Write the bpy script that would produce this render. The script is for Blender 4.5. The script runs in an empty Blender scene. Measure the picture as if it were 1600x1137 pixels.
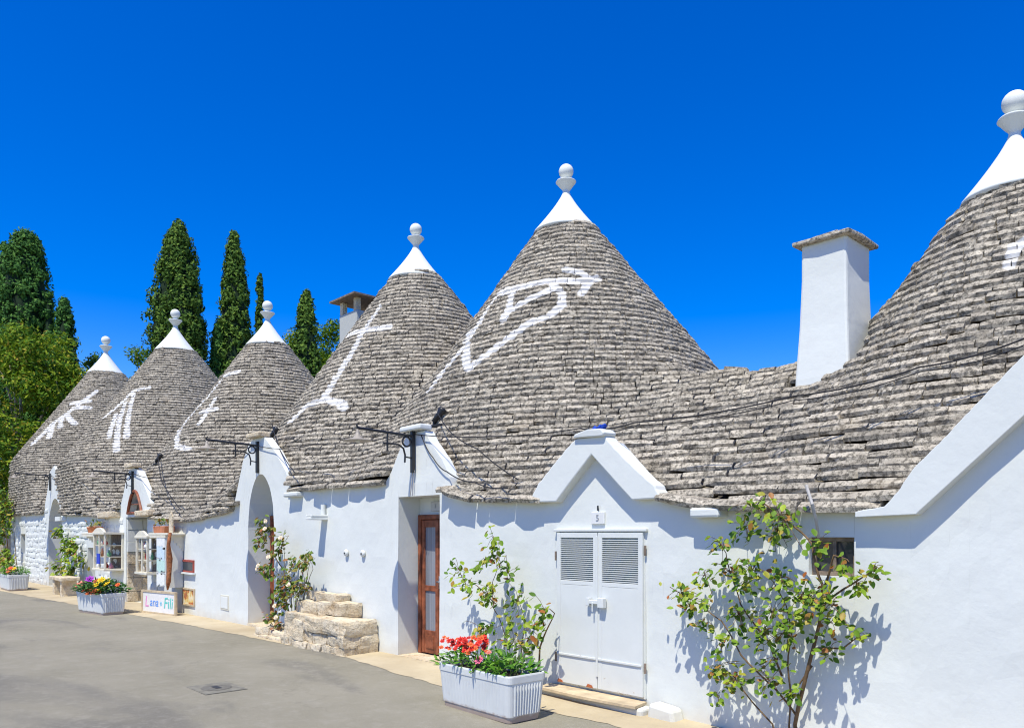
import bpy, bmesh, math, random
import numpy as np
from mathutils import Vector, Matrix, noise, Quaternion

random.seed(7); np.random.seed(7)
SC = bpy.context.scene
R = math.radians

# ------------------------------------------------------------------ camera
cam = bpy.data.cameras.new('camera'); camo = bpy.data.objects.new('camera', cam)
SC.collection.objects.link(camo); SC.camera = camo
CAM = Vector((0, -5.54, 1.65))
camo.location = CAM
camo.rotation_euler = (R(90), 0, math.atan2(.735, .679))
cam.sensor_width = 36; cam.lens = 27.0; cam.shift_y = 0.165; cam.clip_end = 2000; cam.clip_start = .05
SC.cycles.filter_width = 1.1

# ------------------------------------------------------------------ sky and sun
SUN_DIR = Vector((.32, -.82, 1.73)).normalized()            # towards the sun
w = bpy.data.worlds.new('World'); SC.world = w; w.use_nodes = True
nt = w.node_tree; nt.nodes.clear()
sky = nt.nodes.new('ShaderNodeTexSky'); sky.sky_type = 'NISHITA'; sky.sun_disc = False
sky.sun_elevation = math.asin(SUN_DIR.z); sky.sun_rotation = math.atan2(SUN_DIR.x, SUN_DIR.y)
sky.altitude = 400; sky.air_density = 1.0; sky.dust_density = 0.0; sky.ozone_density = 4.0
hs = nt.nodes.new('ShaderNodeHueSaturation'); hs.inputs['Saturation'].default_value = 1.5; hs.inputs['Hue'].default_value = .521
bg = nt.nodes.new('ShaderNodeBackground'); bg.inputs['Strength'].default_value = 0.15
wo = nt.nodes.new('ShaderNodeOutputWorld')
nt.links.new(sky.outputs[0], hs.inputs['Color']); nt.links.new(hs.outputs[0], bg.inputs['Color']); nt.links.new(bg.outputs[0], wo.inputs['Surface'])
sl = bpy.data.lights.new('sun', 'SUN'); sl.energy = 4.2; sl.angle = R(.5); sl.color = (1, .955, .82)
so = bpy.data.objects.new('sun', sl); SC.collection.objects.link(so)
so.rotation_euler = SUN_DIR.to_track_quat('Z', 'Y').to_euler(); so.location = (0, -20, 30)
SC.view_settings.view_transform = 'Standard'; SC.view_settings.look = 'None'
SC.view_settings.exposure = 0.46; SC.view_settings.gamma = 1.0; SC.view_settings.use_curve_mapping = False

# ------------------------------------------------------------------ helpers
COL = SC.collection
def rs(a, b): return random.uniform(a, b)
WORLD = {}                                                   # world location of every object

def put(o, loc=(0, 0, 0), parent=None):
    COL.objects.link(o)
    loc = Vector(loc); WORLD[o.name] = loc
    if parent is not None:
        o.parent = parent; o.location = loc - WORLD[parent.name]
    else:
        o.location = loc
    return o

def tag(o, label=None, cat=None, group=None, kind=None):
    if label: o['label'] = label
    if cat: o['category'] = cat
    if group: o['group'] = group
    if kind: o['kind'] = kind
    return o

def thing(name, loc, label, cat, group=None):
    o = bpy.data.objects.new(name, None); o.empty_display_size = .2
    put(o, loc); return tag(o, label, cat, group)

class MB:
    """collects faces in world coordinates; build() links them as one mesh object"""
    def __init__(s): s.v = []; s.f = []
    def add(s, verts, faces):
        n = len(s.v); s.v += [tuple(p) for p in verts]; s.f += [tuple(n + i for i in f) for f in faces]; return s
    def box(s, x0, x1, y0, y1, z0, z1):
        v = [(x0,y0,z0),(x1,y0,z0),(x1,y1,z0),(x0,y1,z0),(x0,y0,z1),(x1,y0,z1),(x1,y1,z1),(x0,y1,z1)]
        return s.add(v, [(0,3,2,1),(4,5,6,7),(0,1,5,4),(1,2,6,5),(2,3,7,6),(3,0,4,7)])
    def prism(s, poly, y0, y1):
        """poly in (x,z), extruded from y0 to y1"""
        n = len(poly); v = [(x, y0, z) for x, z in poly] + [(x, y1, z) for x, z in poly]
        a = sum(poly[i][0]*poly[(i+1)%n][1]-poly[(i+1)%n][0]*poly[i][1] for i in range(n))
        f = [tuple(range(n)), tuple(range(2*n-1, n-1, -1))] + [(i, n+i, n+(i+1)%n, (i+1)%n) for i in range(n)]
        if a < 0: f = [tuple(reversed(q)) for q in f]
        return s.add(v, f)
    def hprism(s, poly, z0, z1):
        n = len(poly); v = [(x, y, z0) for x, y in poly] + [(x, y, z1) for x, y in poly]
        a = sum(poly[i][0]*poly[(i+1)%n][1]-poly[(i+1)%n][0]*poly[i][1] for i in range(n))
        f = [tuple(reversed(range(n))), tuple(range(n, 2*n))] + [(i, (i+1)%n, n+(i+1)%n, n+i) for i in range(n)]
        if a < 0: f = [tuple(reversed(q)) for q in f]
        return s.add(v, f)
    def tube(s, pts, r, n=6, closed=False):
        pts = [Vector(p) for p in pts]; m = len(pts); rr = r if isinstance(r, (list, tuple)) else [r]*m
        rings = []; up = Vector((0.123, .31, .94)).normalized()
        for i, p in enumerate(pts):
            a = pts[i-1] if (i > 0 or closed) else p; b = pts[(i+1) % m] if (i < m-1 or closed) else p
            t = (b-a).normalized()
            x = t.cross(up)
            if x.length < 1e-3: x = t.cross(Vector((1, 0, 0)))
            x.normalize(); y = t.cross(x)
            rings.append([p + (x*math.cos(2*math.pi*k/n) + y*math.sin(2*math.pi*k/n))*rr[i] for k in range(n)])
        v = [q for r_ in rings for q in r_]; f = []
        for i in range(m if closed else m-1):
            j = (i+1) % m
            for k in range(n):
                f.append((i*n+k, i*n+(k+1)%n, j*n+(k+1)%n, j*n+k))
        if not closed: f += [tuple(reversed(range(n))), tuple(range((m-1)*n, m*n))]
        return s.add(v, f)
    def lathe(s, prof, c, n=24):
        v = []; f = []; m = len(prof)
        for r, z in prof:
            for k in range(n): v.append((c[0]+r*math.cos(2*math.pi*k/n), c[1]+r*math.sin(2*math.pi*k/n), c[2]+z))
        for i in range(m-1):
            for k in range(n): f.append((i*n+k, i*n+(k+1)%n, (i+1)*n+(k+1)%n, (i+1)*n+k))
        if prof[0][0] > 1e-4: f.append(tuple(reversed(range(n))))
        if prof[-1][0] > 1e-4: f.append(tuple(range((m-1)*n, m*n)))
        return s.add(v, f)
    def jitter(s, a, sc=3.0):
        s.v = [tuple(Vector(p) + noise.noise_vector(Vector(p)*sc)*a) for p in s.v]; return s
    def mesh(s, name, m, o):
        me = bpy.data.meshes.new(name); o = Vector(o)
        me.from_pydata([(x-o.x, y-o.y, z-o.z) for x, y, z in s.v], [], s.f)
        if m: me.materials.append(m)
        return me
    def build(s, name, m, parent=None, origin=None, smooth=False, bevel=0, label=None):
        if origin is None: origin = WORLD[parent.name] if parent is not None else (sum(p[0] for p in s.v)/len(s.v), sum(p[1] for p in s.v)/len(s.v), min(p[2] for p in s.v))
        me = s.mesh(name, m, origin)
        if smooth: me.shade_smooth()
        o = bpy.data.objects.new(name, me); put(o, origin, parent)
        if bevel:
            bv = o.modifiers.new('bevel', 'BEVEL'); bv.width = bevel; bv.segments = 2; bv.limit_method = 'ANGLE'
        if label: o['label'] = label
        return o

# ------------------------------------------------------------------ materials
class NT:
    def __init__(s, name):
        s.m = bpy.data.materials.new(name); s.m.use_nodes = True; s.t = s.m.node_tree
        s.b = s.t.nodes['Principled BSDF']; s.pos = s.n('ShaderNodeNewGeometry').outputs['Position']
    def n(s, t, **k):
        x = s.t.nodes.new(t)
        for a, b in k.items(): setattr(x, a, b)
        return x
    def l(s, a, b): s.t.links.new(a, b)
    def set(s, sock, v):
        if hasattr(v, 'is_output'): s.l(v, sock)
        else: sock.default_value = v
    def noise(s, scale, detail=4, rough=.55, vec=None, dist=0):
        x = s.n('ShaderNodeTexNoise'); s.l(vec or s.pos, x.inputs['Vector'])
        x.inputs['Scale'].default_value = scale; x.inputs['Detail'].default_value = detail; x.inputs['Roughness'].default_value = rough; x.inputs['Distortion'].default_value = dist
        return x.outputs['Fac']
    def ramp(s, fac, stops):
        x = s.n('ShaderNodeValToRGB'); e = x.color_ramp.elements
        while len(e) < len(stops): e.new(.5)
        for q, (p, c) in zip(e, stops): q.position = p; q.color = (*c, 1) if len(c) == 3 else c
        s.l(fac, x.inputs['Fac']); return x.outputs['Color']
    def mix(s, fac, a, b, mode='MIX'):
        x = s.n('ShaderNodeMix', data_type='RGBA', blend_type=mode)
        s.set(x.inputs[0], fac)
        for i, c in ((6, a), (7, b)):
            if isinstance(c, tuple): c = (*c, 1)
            s.set(x.inputs[i], c)
        return x.outputs[2]
    def math(s, op, a, b=None, clamp=False):
        x = s.n('ShaderNodeMath', operation=op, use_clamp=clamp); s.set(x.inputs[0], a)
        if b is not None: s.set(x.inputs[1], b)
        return x.outputs[0]
    def maprange(s, v, a, b, c=0., d=1., smooth=False):
        x = s.n('ShaderNodeMapRange'); x.interpolation_type = 'SMOOTHSTEP' if smooth else 'LINEAR'
        s.set(x.inputs[0], v)
        for i, q in enumerate((a, b, c, d)): x.inputs[i+1].default_value = q
        return x.outputs[0]
    def rnd(s):
        a = s.n('ShaderNodeNewGeometry').outputs['Random Per Island']; b = s.n('ShaderNodeObjectInfo').outputs['Random']
        return s.math('FRACT', s.math('ADD', s.math('MULTIPLY', a, 7.13), s.math('MULTIPLY', b, 3.71)))
    def bump(s, h, strength=.4, dist=.01, prev=None):
        x = s.n('ShaderNodeBump'); x.inputs['Strength'].default_value = strength; x.inputs['Distance'].default_value = dist
        s.l(h, x.inputs['Height'])
        if prev: s.l(prev, x.inputs['Normal'])
        return x.outputs[0]
    def done(s, col, rough=.8, normal=None, spec=.3, metal=0):
        if isinstance(col, tuple): col = (*col, 1)
        s.set(s.b.inputs['Base Color'], col); s.set(s.b.inputs['Roughness'], rough)
        s.b.inputs['Specular IOR Level'].default_value = spec; s.b.inputs['Metallic'].default_value = metal
        if normal is not None: s.l(normal, s.b.inputs['Normal'])
        return s.m

def simple(name, c, rough=.6, var=.12, scale=8, bump=.15, spec=.3, metal=0):
    t = NT(name); f = t.noise(scale, 5)
    lo = tuple(max(0, q*(1-var*1.5)) for q in c); hi = tuple(min(1, q*(1+var)) for q in c)
    col = t.ramp(f, [(.3, lo), (.7, hi)])
    return t.done(col, rough, t.bump(t.noise(scale*6, 4), bump, .004) if bump else None, spec, metal)

def plaster(name='whitewash_plaster', base=.70, dirt=.5):
    t = NT(name)
    big = t.noise(.9, 5); mid = t.noise(5, 6, .6); fine = t.noise(60, 4)
    col = t.ramp(big, [(.3, (base*.935, base*.96, base*.905)), (.7, (base*.99, base*1.015, base*.96))])
    col = t.mix(t.maprange(mid, .58, .75, 0, .22), col, (base*.82, base*.81, base*.77))
    sep = t.n('ShaderNodeSeparateXYZ'); t.l(t.pos, sep.inputs[0])
    # splash dirt in the lowest hand's width of the wall, ragged upper edge
    h = t.math('ADD', sep.outputs[2], t.math('MULTIPLY', t.math('SUBTRACT', t.noise(3.5, 5), .5), .5))
    col = t.mix(t.maprange(h, .02, .30, dirt, 0, True), col, (.56, .50, .40))
    # faint vertical run-off streaks
    mp = t.n('ShaderNodeMapping'); mp.inputs['Scale'].default_value = (9, 9, .5); t.l(t.pos, mp.inputs[0])
    st = t.noise(1, 4, .6, mp.outputs[0])
    col = t.mix(t.maprange(st, .62, .8, 0, .16), col, (.55, .54, .5))
    nb = t.bump(t.noise(2.2, 4), .30, .03); nb = t.bump(t.noise(14, 5), .22, .008, nb); nb = t.bump(fine, .18, .003, nb)
    return t.done(col, .9, nb, .15)

def stone_roof(name, center=None, strokes=(), width=.07, rsym=1.6):
    t = NT(name)
    f = t.noise(7.5, 8, .66); g = t.noise(25, 7, .7)
    col = t.ramp(f, [(.28, (.32, .28, .225)), (.44, (.45, .40, .33)), (.6, (.55, .495, .41)), (.74, (.66, .60, .51))])
    col = t.mix(t.maprange(g, .478, .58, 0, .80), col, (.085, .077, .064))
    col = t.mix(t.maprange(t.noise(60, 3), .58, .72, 0, .55), col, (.56, .51, .43))
    col = t.mix(t.maprange(t.noise(38, 5, .7), .54, .62, 0, .6), col, (.06, .053, .045))
    col = t.mix(t.maprange(t.noise(2.3, 5, .6), .54, .70, 0, .42), col, (.15, .132, .11))
    warm = t.noise(1.6, 4)
    col = t.mix(t.maprange(warm, .62, .78, 0, .35), col, (.44, .34, .22))
    r = t.rnd()
    sc = t.n('ShaderNodeMix', data_type='RGBA', blend_type='MULTIPLY'); sc.inputs[0].default_value = 1
    t.l(col, sc.inputs[6]); t.l(t.ramp(r, [(0, (.70, .695, .665)), (.5, (.87, .865, .825)), (1, (1.06, 1.05, 1.0))]), sc.inputs[7])
    col = sc.outputs[2]
    if strokes:
        sub = t.n('ShaderNodeVectorMath', operation='SUBTRACT'); t.l(t.pos, sub.inputs[0]); sub.inputs[1].default_value = (center[0], center[1], 0)
        sp = t.n('ShaderNodeSeparateXYZ'); t.l(sub.outputs[0], sp.inputs[0])
        th = t.math('ARCTAN2', sp.outputs[0], t.math('MULTIPLY', sp.outputs[1], -1))
        cb = t.n('ShaderNodeCombineXYZ'); t.l(t.math('MULTIPLY', th, rsym), cb.inputs[0]); t.l(sp.outputs[2], cb.inputs[1])
        P = cb.outputs[0]; dmin = None
        for st in strokes:
            for (a0, a1), (b0, b1) in zip(st[:-1], st[1:]):
                A = Vector((a0*rsym, a1, 0)); B = Vector((b0*rsym, b1, 0)); ba = B-A
                pa = t.n('ShaderNodeVectorMath', operation='SUBTRACT'); t.l(P, pa.inputs[0]); pa.inputs[1].default_value = A
                d = t.n('ShaderNodeVectorMath', operation='DOT_PRODUCT'); t.l(pa.outputs[0], d.inputs[0]); d.inputs[1].default_value = ba/ba.length_squared
                h = t.math('MULTIPLY', d.outputs['Value'], 1.0, True)
                s2 = t.n('ShaderNodeVectorMath', operation='SCALE'); s2.inputs[0].default_value = ba; t.l(h, s2.inputs['Scale'])
                df = t.n('ShaderNodeVectorMath', operation='SUBTRACT'); t.l(pa.outputs[0], df.inputs[0]); t.l(s2.outputs[0], df.inputs[1])
                ln = t.n('ShaderNodeVectorMath', operation='LENGTH'); t.l(df.outputs[0], ln.inputs[0])
                dmin = ln.outputs['Value'] if dmin is None else t.math('MINIMUM', dmin, ln.outputs['Value'])
        dmin = t.math('ADD', dmin, t.math('MULTIPLY', t.math('SUBTRACT', t.noise(9, 4), .5), .07))
        m = t.maprange(dmin, width, width*.75, 0, 1)
        m = t.math('MULTIPLY', m, t.maprange(t.noise(30, 5), .30, .38, .8, 1))
        col = t.mix(m, col, (.74, .72, .68))
    nb = t.bump(f, .45, .025); nb = t.bump(g, .5, .012, nb)
    return t.done(col, .92, nb, .12)

M = {}
M['plaster'] = plaster()
M['plaster_old'] = plaster('whitewashed_rubble', .66, .55)
M['core'] = simple('roof_dark_mortar', (.05, .045, .04), .95, .3, 6)  # dark mortar core that shows in the joints between roof stones
M['cap'] = plaster('white_cap_paint', .72, 0)
M['wood'] = simple('brown_varnished_wood', (.25, .078, .036), .5, .35, 12)
M['oldwood'] = simple('weathered_grey_wood', (.22, .17, .13), .8, .3, 14)
M['palewood'] = simple('pale_threshold_wood', (.55, .44, .29), .8, .2, 7)
M['iron'] = simple('black_iron', (.015, .016, .018), .45, .2, 20, .1, .5)
M['cable'] = simple('cable_sheath', (.02, .02, .022), .6, .1, 20, 0)
M['palecable'] = simple('pale_cable', (.45, .43, .4), .6, .1, 20, 0)
M['enamel'] = simple('enamel_shade', (.34, .30, .25), .5, .1, 20, .05)
def doorpaint():
    t = NT('white_door_paint'); sp = t.n('ShaderNodeSeparateXYZ'); t.l(t.pos, sp.inputs[0])
    col = t.ramp(t.noise(5, 5), [(.3, (.635, .65, .615)), (.7, (.675, .69, .655))])
    low = t.maprange(sp.outputs[2], .18, .55, .13, 0)
    m = t.maprange(t.math('ADD', t.noise(13, 6, .7), low), .70, .76, 0, .9)
    m = t.math('MULTIPLY', m, t.maprange(sp.outputs[2], .5, .62, 1, 0))
    col = t.mix(m, col, t.ramp(t.noise(40, 4), [(.4, (.36, .22, .11)), (.6, (.5, .45, .36))]))
    return t.done(col, .5, t.bump(t.noise(30, 4), .2, .004), .3)
M['paint'] = doorpaint()
M['rust'] = simple('orange_rust', (.42, .13, .05), .9, .3, 20)
M['plastic'] = simple('white_planter_plastic', (.74, .75, .76), .5, .04, 4, .08)
M['soil'] = simple('dark_soil', (.05, .035, .025), .95, .4, 30)
M['terracotta'] = simple('terracotta', (.5, .19, .09), .8, .15, 9)
M['grimestone'] = None
def glassm():
    t = NT('dusty_glass'); return t.done(t.ramp(t.noise(3, 3), [(.3, (.03, .035, .04)), (.7, (.07, .075, .08))]), .08, None, .6)
M['glass'] = glassm()
def curtain():
    t = NT('grey_curtain_behind_glass'); mp = t.n('ShaderNodeMapping'); mp.inputs['Scale'].default_value = (40, 1, .6); t.l(t.pos, mp.inputs[0])
    return t.done(t.ramp(t.noise(1, 3, .5, mp.outputs[0]), [(.3, (.16, .17, .19)), (.7, (.28, .29, .32))]), .2, None, .6)
M['curtain'] = curtain()
def rubble():
    t = NT('pale_limestone_block'); f = t.noise(4, 8, .65); g = t.noise(22, 6, .65)
    col = t.ramp(f, [(.3, (.46, .33, .19)), (.45, (.62, .51, .35)), (.7, (.74, .66, .51))])
    col = t.mix(t.maprange(g, .54, .70, 0, .7), col, (.24, .17, .10))
    nb = t.bump(f, .8, .06); nb = t.bump(g, .9, .03, nb)
    return t.done(col, .92, nb, .1)
M['lime'] = rubble()

# ------------------------------------------------------------------ ground
def gz(x): return float(np.interp(x, [-60, -36, -20, -12, -8, -5, -3, 2], [0, 0, .03, .07, .09, .06, .03, .02]))

def asphalt():
    t = NT('worn_asphalt')
    f = t.noise(.7, 6, .6); g = t.noise(140, 3, .7)
    col = t.ramp(f, [(.3, (.21, .193, .140)), (.7, (.275, .252, .190))])
    mp = t.n('ShaderNodeMapping'); mp.inputs['Scale'].default_value = (.33, .95, 1); mp.inputs['Rotation'].default_value = (0, 0, R(-14)); t.l(t.pos, mp.inputs[0])
    band = t.noise(.85, 5, .55, mp.outputs[0], .6)
    col = t.mix(t.maprange(band, .53, .70, 0, .6, True), col, (.115, .11, .10))
    col = t.mix(t.maprange(g, .5, .75, 0, .45), col, (.14, .13, .11))
    col = t.mix(t.maprange(t.noise(90, 2), .62, .75, 0, .4), col, (.5, .48, .43))
    col = t.mix(t.maprange(t.noise(230, 2, .7), .55, .68, 0, .55), col, (.42, .39, .33))
    col = t.mix(t.maprange(t.noise(7, 7, .75), .50, .72, 0, .5), col, (.34, .315, .26))
    wp = t.n('ShaderNodeVectorMath', operation='ADD'); t.l(t.pos, wp.inputs[0]); nv = t.n('ShaderNodeTexNoise'); nv.inputs['Scale'].default_value = 2.2; nv.inputs['Detail'].default_value = 5; t.l(t.pos, nv.inputs['Vector'])
    t.l(nv.outputs['Color'], wp.inputs[1]); vo = t.n('ShaderNodeTexVoronoi', feature='DISTANCE_TO_EDGE'); vo.inputs['Scale'].default_value = .34; t.l(wp.outputs[0], vo.inputs['Vector'])
    crack = t.math('MULTIPLY', t.maprange(vo.outputs['Distance'], .0, .0055, 1, 0), t.maprange(t.noise(.5, 3), .45, .6, 0, .22))
    col = t.mix(crack, col, (.07, .065, .055))
    nb = t.bump(g, .6, .008); nb = t.bump(t.noise(1.5, 4), .3, .03, nb)
    return t.done(col, .9, nb, .15)
def paving():
    t = NT('pale_cement_apron'); f = t.noise(1.3, 6, .6)
    col = t.ramp(f, [(.3, (.40, .325, .21)), (.7, (.52, .44, .30))])
    col = t.mix(t.maprange(t.noise(9, 6, .7), .56, .72, 0, .45), col, (.33, .28, .2))
    nb = t.bump(t.noise(40, 4), .5, .006); nb = t.bump(t.noise(4, 4), .3, .02, nb)
    return t.done(col, .92, nb, .12)
M['asphalt'] = asphalt(); M['paving'] = paving()
def dry():
    t = NT('dry_earth'); return t.done(t.ramp(t.noise(.2, 6), [(.3, (.22, .2, .12)), (.7, (.3, .26, .17))]), .95, None, .1)
b = MB(); xs = [-900, -200, -90, -60, -45, -36, -28, -20, -12, -8, -5, -3, 0, 3, 12, 60, 900]
ys = [-900, -60, -12, -4, 0.2, 12, 60, 900]
for i in range(len(xs)-1):
    for j in range(len(ys)-1):
        b.add([(xs[i], ys[j], gz(xs[i])-.02), (xs[i+1], ys[j], gz(xs[i+1])-.02), (xs[i+1], ys[j+1], gz(xs[i+1])-.02), (xs[i], ys[j+1], gz(xs[i])-.02)], [(0, 1, 2, 3)])
tag(b.build('ground', dry(), origin=(0, 0, 0)), kind='structure')
b = MB(); xs = [-70, -45, -36, -28, -20, -16, -12, -10, -8, -6.5, -5, -4, -3, 0, 3, 12]
for i in range(len(xs)-1):
    b.add([(xs[i], -11, gz(xs[i])), (xs[i+1], -11, gz(xs[i+1])), (xs[i+1], .1, gz(xs[i+1])), (xs[i], .1, gz(xs[i]))], [(0, 1, 2, 3)])
tag(b.build('road', M['asphalt'], origin=(0, 0, 0)), kind='structure')
# cement apron along the house fronts with a ragged edge towards the asphalt
b = MB(); prev = None
for k in range(0, 401):
    x = -38 + k*.1
    e = float(np.interp(x, [-38, -27, -22, -18, -13, -9, -7.5, -6, -4.6, 2], [-1.9, -1.55, -1.2, -.9, -.62, -.5, -.62, -.72, -.6, -.4])) + .09*noise.noise(Vector((x*1.6, 3, 0))) + .04*noise.noise(Vector((x*7, 9, 0)))
    row = [(x, e, gz(x)+.004), (x, e*.5, gz(x)+.014), (x, .15, gz(x)+.022)]
    if prev: b.add(prev+row, [(0, 3, 4, 1), (1, 4, 5, 2)])
    prev = row
tag(b.build('pavement', M['paving'], origin=(0, 0, 0)), kind='structure')

hb = MB(); n = 60; ring = []
for k in range(n+1):
    a = R(-5+190*k/n); rad = 230+30*math.sin(k*.7); hh = 10+4*noise.noise(Vector((k*.21, 3, 0)))+2*noise.noise(Vector((k*.9, 1, 0)))
    ring.append([(-10+math.cos(a)*q, math.sin(a)*q-60, z) for q, z in ((rad-40, -1), (rad, hh*.7), (rad+30, hh), (rad+90, -1))])
for p, q in zip(ring[:-1], ring[1:]): hb.add(p+q, [(i, i+1, 5+i, 4+i) for i in range(3)])
th = NT('wooded_hillside')
tag(hb.build('hills', th.done(th.ramp(th.noise(.25, 8, .7), [(.35, (.03, .06, .015)), (.6, (.09, .14, .03)), (.75, (.20, .19, .08))]), .95, th.bump(th.noise(.4, 6), .8, .8), .1), origin=(0, 0, 0), smooth=True), kind='structure')

# ------------------------------------------------------------------ roofs: one height field, coursed stones along its contours
T = 1.36                                                     # rise over run of a cone
TS = [1.36, 1.36, 1.36, 1.36, 1.36, 1.44]
LEAN = [.06, .06, .06, .06, .06, 0.]                          # the cones are not quite round: steeper towards the street corner
CONES = [(-31.7, 2.87, 8.46), (-24.8, 3.03, 8.09), (-18.83, 3.27, 7.13), (-12.35, 3.3, 7.26), (-8.5, 3.5, 7.13), (-2.14, 3.0, 5.46)]
CAPH = [.80, .76, .66, .66, .64, .58]
FSC = [1.35, 1.22, 1.1, 1.0, 1.0, .93]                       # finial scale
BOUND = [-32.6, -28.2, -21.7, -15.25, -10.4, -6.2, 2.6]
EX = [-40, -28, -23, -19, -15.1, -13.3, -12, -10.7, -8.4, -7.0, -6.7, -5.6, -4, -3.4, -2, 4]
EZ = [2.28, 2.26, 2.12, 2.02, 1.88, 2.02, 2.26, 2.30, 2.28, 2.10, 2.02, 1.97, 1.93, 1.84, 1.80, 1.80]
def eave(x): return np.interp(x, EX, EZ)
G4 = [(-8.42, 2.2), (-8.37, 2.33), (-8.27, 2.44), (-8.08, 2.72), (-7.9, 2.9), (-7.56, 2.89), (-7.45, 2.74), (-7.22, 2.53), (-7.06, 2.3), (-7.02, 2.1)]
G3 = [(-13.2, 2.0), (-13.09, 2.29), (-12.78, 2.88), (-12.52, 3.16), (-12.32, 3.23), (-11.96, 3.22), (-11.57, 2.95), (-11.23, 2.62), (-11.0, 2.3)]
G2 = [(-19.95, 2.0), (-19.85, 2.14), (-19.5, 2.51), (-19.11, 3.06), (-18.73, 3.15), (-18.37, 3.04), (-17.85, 2.59), (-17.34, 2.1)]
G1 = [(-27.6, 2.19), (-27.17, 2.87), (-26.76, 3.52), (-26.27, 3.66), (-25.8, 3.3), (-25.26, 2.62), (-25.0, 2.15)]
G5 = [(-5.5, 1.95), (-5.2, 2.3), (-4.86, 2.52), (-4.6, 2.5), (-4.3, 2.2), (-4.02, 1.93)]
G6 = [(-2.2, 1.8), (-2.05, 1.87), (-1.31, 2.66), (-.5, 3.45), (.3, 2.66), (1.1, 1.85)]
GABLES = [G1, G2, G3, G4, G5, G6]
def gtop(x):
    r = -9
    for g in GABLES:
        if g[0][0] <= x <= g[-1][0]: r = max(r, float(np.interp(x, [p[0] for p in g], [p[1] for p in g])))
    return r
def Hf(x, y):
    x = np.asarray(x, float); y = np.asarray(y, float); k = .24
    S = eave(x) + .615*(2.9-np.sqrt((y-2.8)**2+.06)) + .03*np.sin(2.1*x+.7*y)+.02*np.sin(5.3*x-1.1*y)
    S = np.where((x < -36.6) | (x > 3.0), 1.5, S)
    hs = [S] + [cz - TS[i]*(np.sqrt((x-cx)**2+(y-cy)**2+1e-6)+LEAN[i]*(-.679*(x-cx)-.735*(y-cy))) + .025*np.sin(3*np.arctan2(x-cx, cy-y)+i) + .012*np.sin(9*np.arctan2(x-cx, cy-y)+2*i) for i, (cx, cy, cz) in enumerate(CONES)]
    m = np.max(hs, axis=0)
    H = m + k*np.log(sum(np.exp((h-m)/k) for h in hs))
    e = eave(x); f = np.clip((y+.13)/.05, 0, 1)
    return np.where(y < -.08, e*(1-f)+np.maximum(H, e)*f, H)

XS = np.arange(-37, 2.61, .1); YS = np.concatenate([[-.13, -.105, -.08, -.04], np.arange(0, 7.01, .1)])
GX, GY = np.meshgrid(XS, YS, indexing='ij'); GH = Hf(GX, GY)
def grad(x, y, e=.03):
    return ((Hf(x+e, y)-Hf(x-e, y))/(2*e), (Hf(x, y+e)-Hf(x, y-e))/(2*e)) if y > -.04 else (0.0, 3.0)
gxv = np.gradient(GH, axis=0)/.1; gyv = np.gradient(GH, YS, axis=1)
# keep what faces the camera, with a margin for a step to the side
fac = -gxv*(CAM.x-GX) - gyv*(CAM.y-GY) + (CAM.z-GH)
VIS = fac/np.sqrt(gxv**2+gyv**2+1)/np.sqrt((CAM.x-GX)**2+(CAM.y-GY)**2+(CAM.z-GH)**2) > -.30
VIS[:, YS < 0] = True

def contour(level):
    A = GH - level; nx, ny = A.shape; pts = {}; adj = {}
    sgn = A > 0
    s4 = sgn[:-1, :-1].astype(int)+sgn[1:, :-1]+sgn[1:, 1:]+sgn[:-1, 1:]
    cells = np.argwhere((s4 > 0) & (s4 < 4) & VIS[:-1, :-1])
    def edge(i0, j0, i1, j1):
        key = (i0, j0, i1, j1)
        if key not in pts:
            a = A[i0, j0]; c = A[i1, j1]; f = a/(a-c)
            pts[key] = (XS[i0]+(XS[i1]-XS[i0])*f, YS[j0]+(YS[j1]-YS[j0])*f)
        return key
    for i, j in cells:
        i = int(i); j = int(j); es = []
        if sgn[i, j] != sgn[i+1, j]: es.append(edge(i, j, i+1, j))
        if sgn[i+1, j] != sgn[i+1, j+1]: es.append(edge(i+1, j, i+1, j+1))
        if sgn[i, j+1] != sgn[i+1, j+1]: es.append(edge(i, j+1, i+1, j+1))
        if sgn[i, j] != sgn[i, j+1]: es.append(edge(i, j, i, j+1))
        for k in range(0, len(es)-1, 2):
            adj.setdefault(es[k], []).append(es[k+1]); adj.setdefault(es[k+1], []).append(es[k])
    used = set(); out = []
    ends = [k for k in adj if len(adj[k]) == 1] + list(adj)
    for s in ends:
        if s in used: continue
        ch = [s]; used.add(s); cur = s
        while True:
            nx_ = [q for q in adj[cur] if q not in used]
            if not nx_: break
            cur = nx_[0]; used.add(cur); ch.append(cur)
        if len(ch) > 1: out.append([pts[k] for k in ch])
    return out

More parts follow.
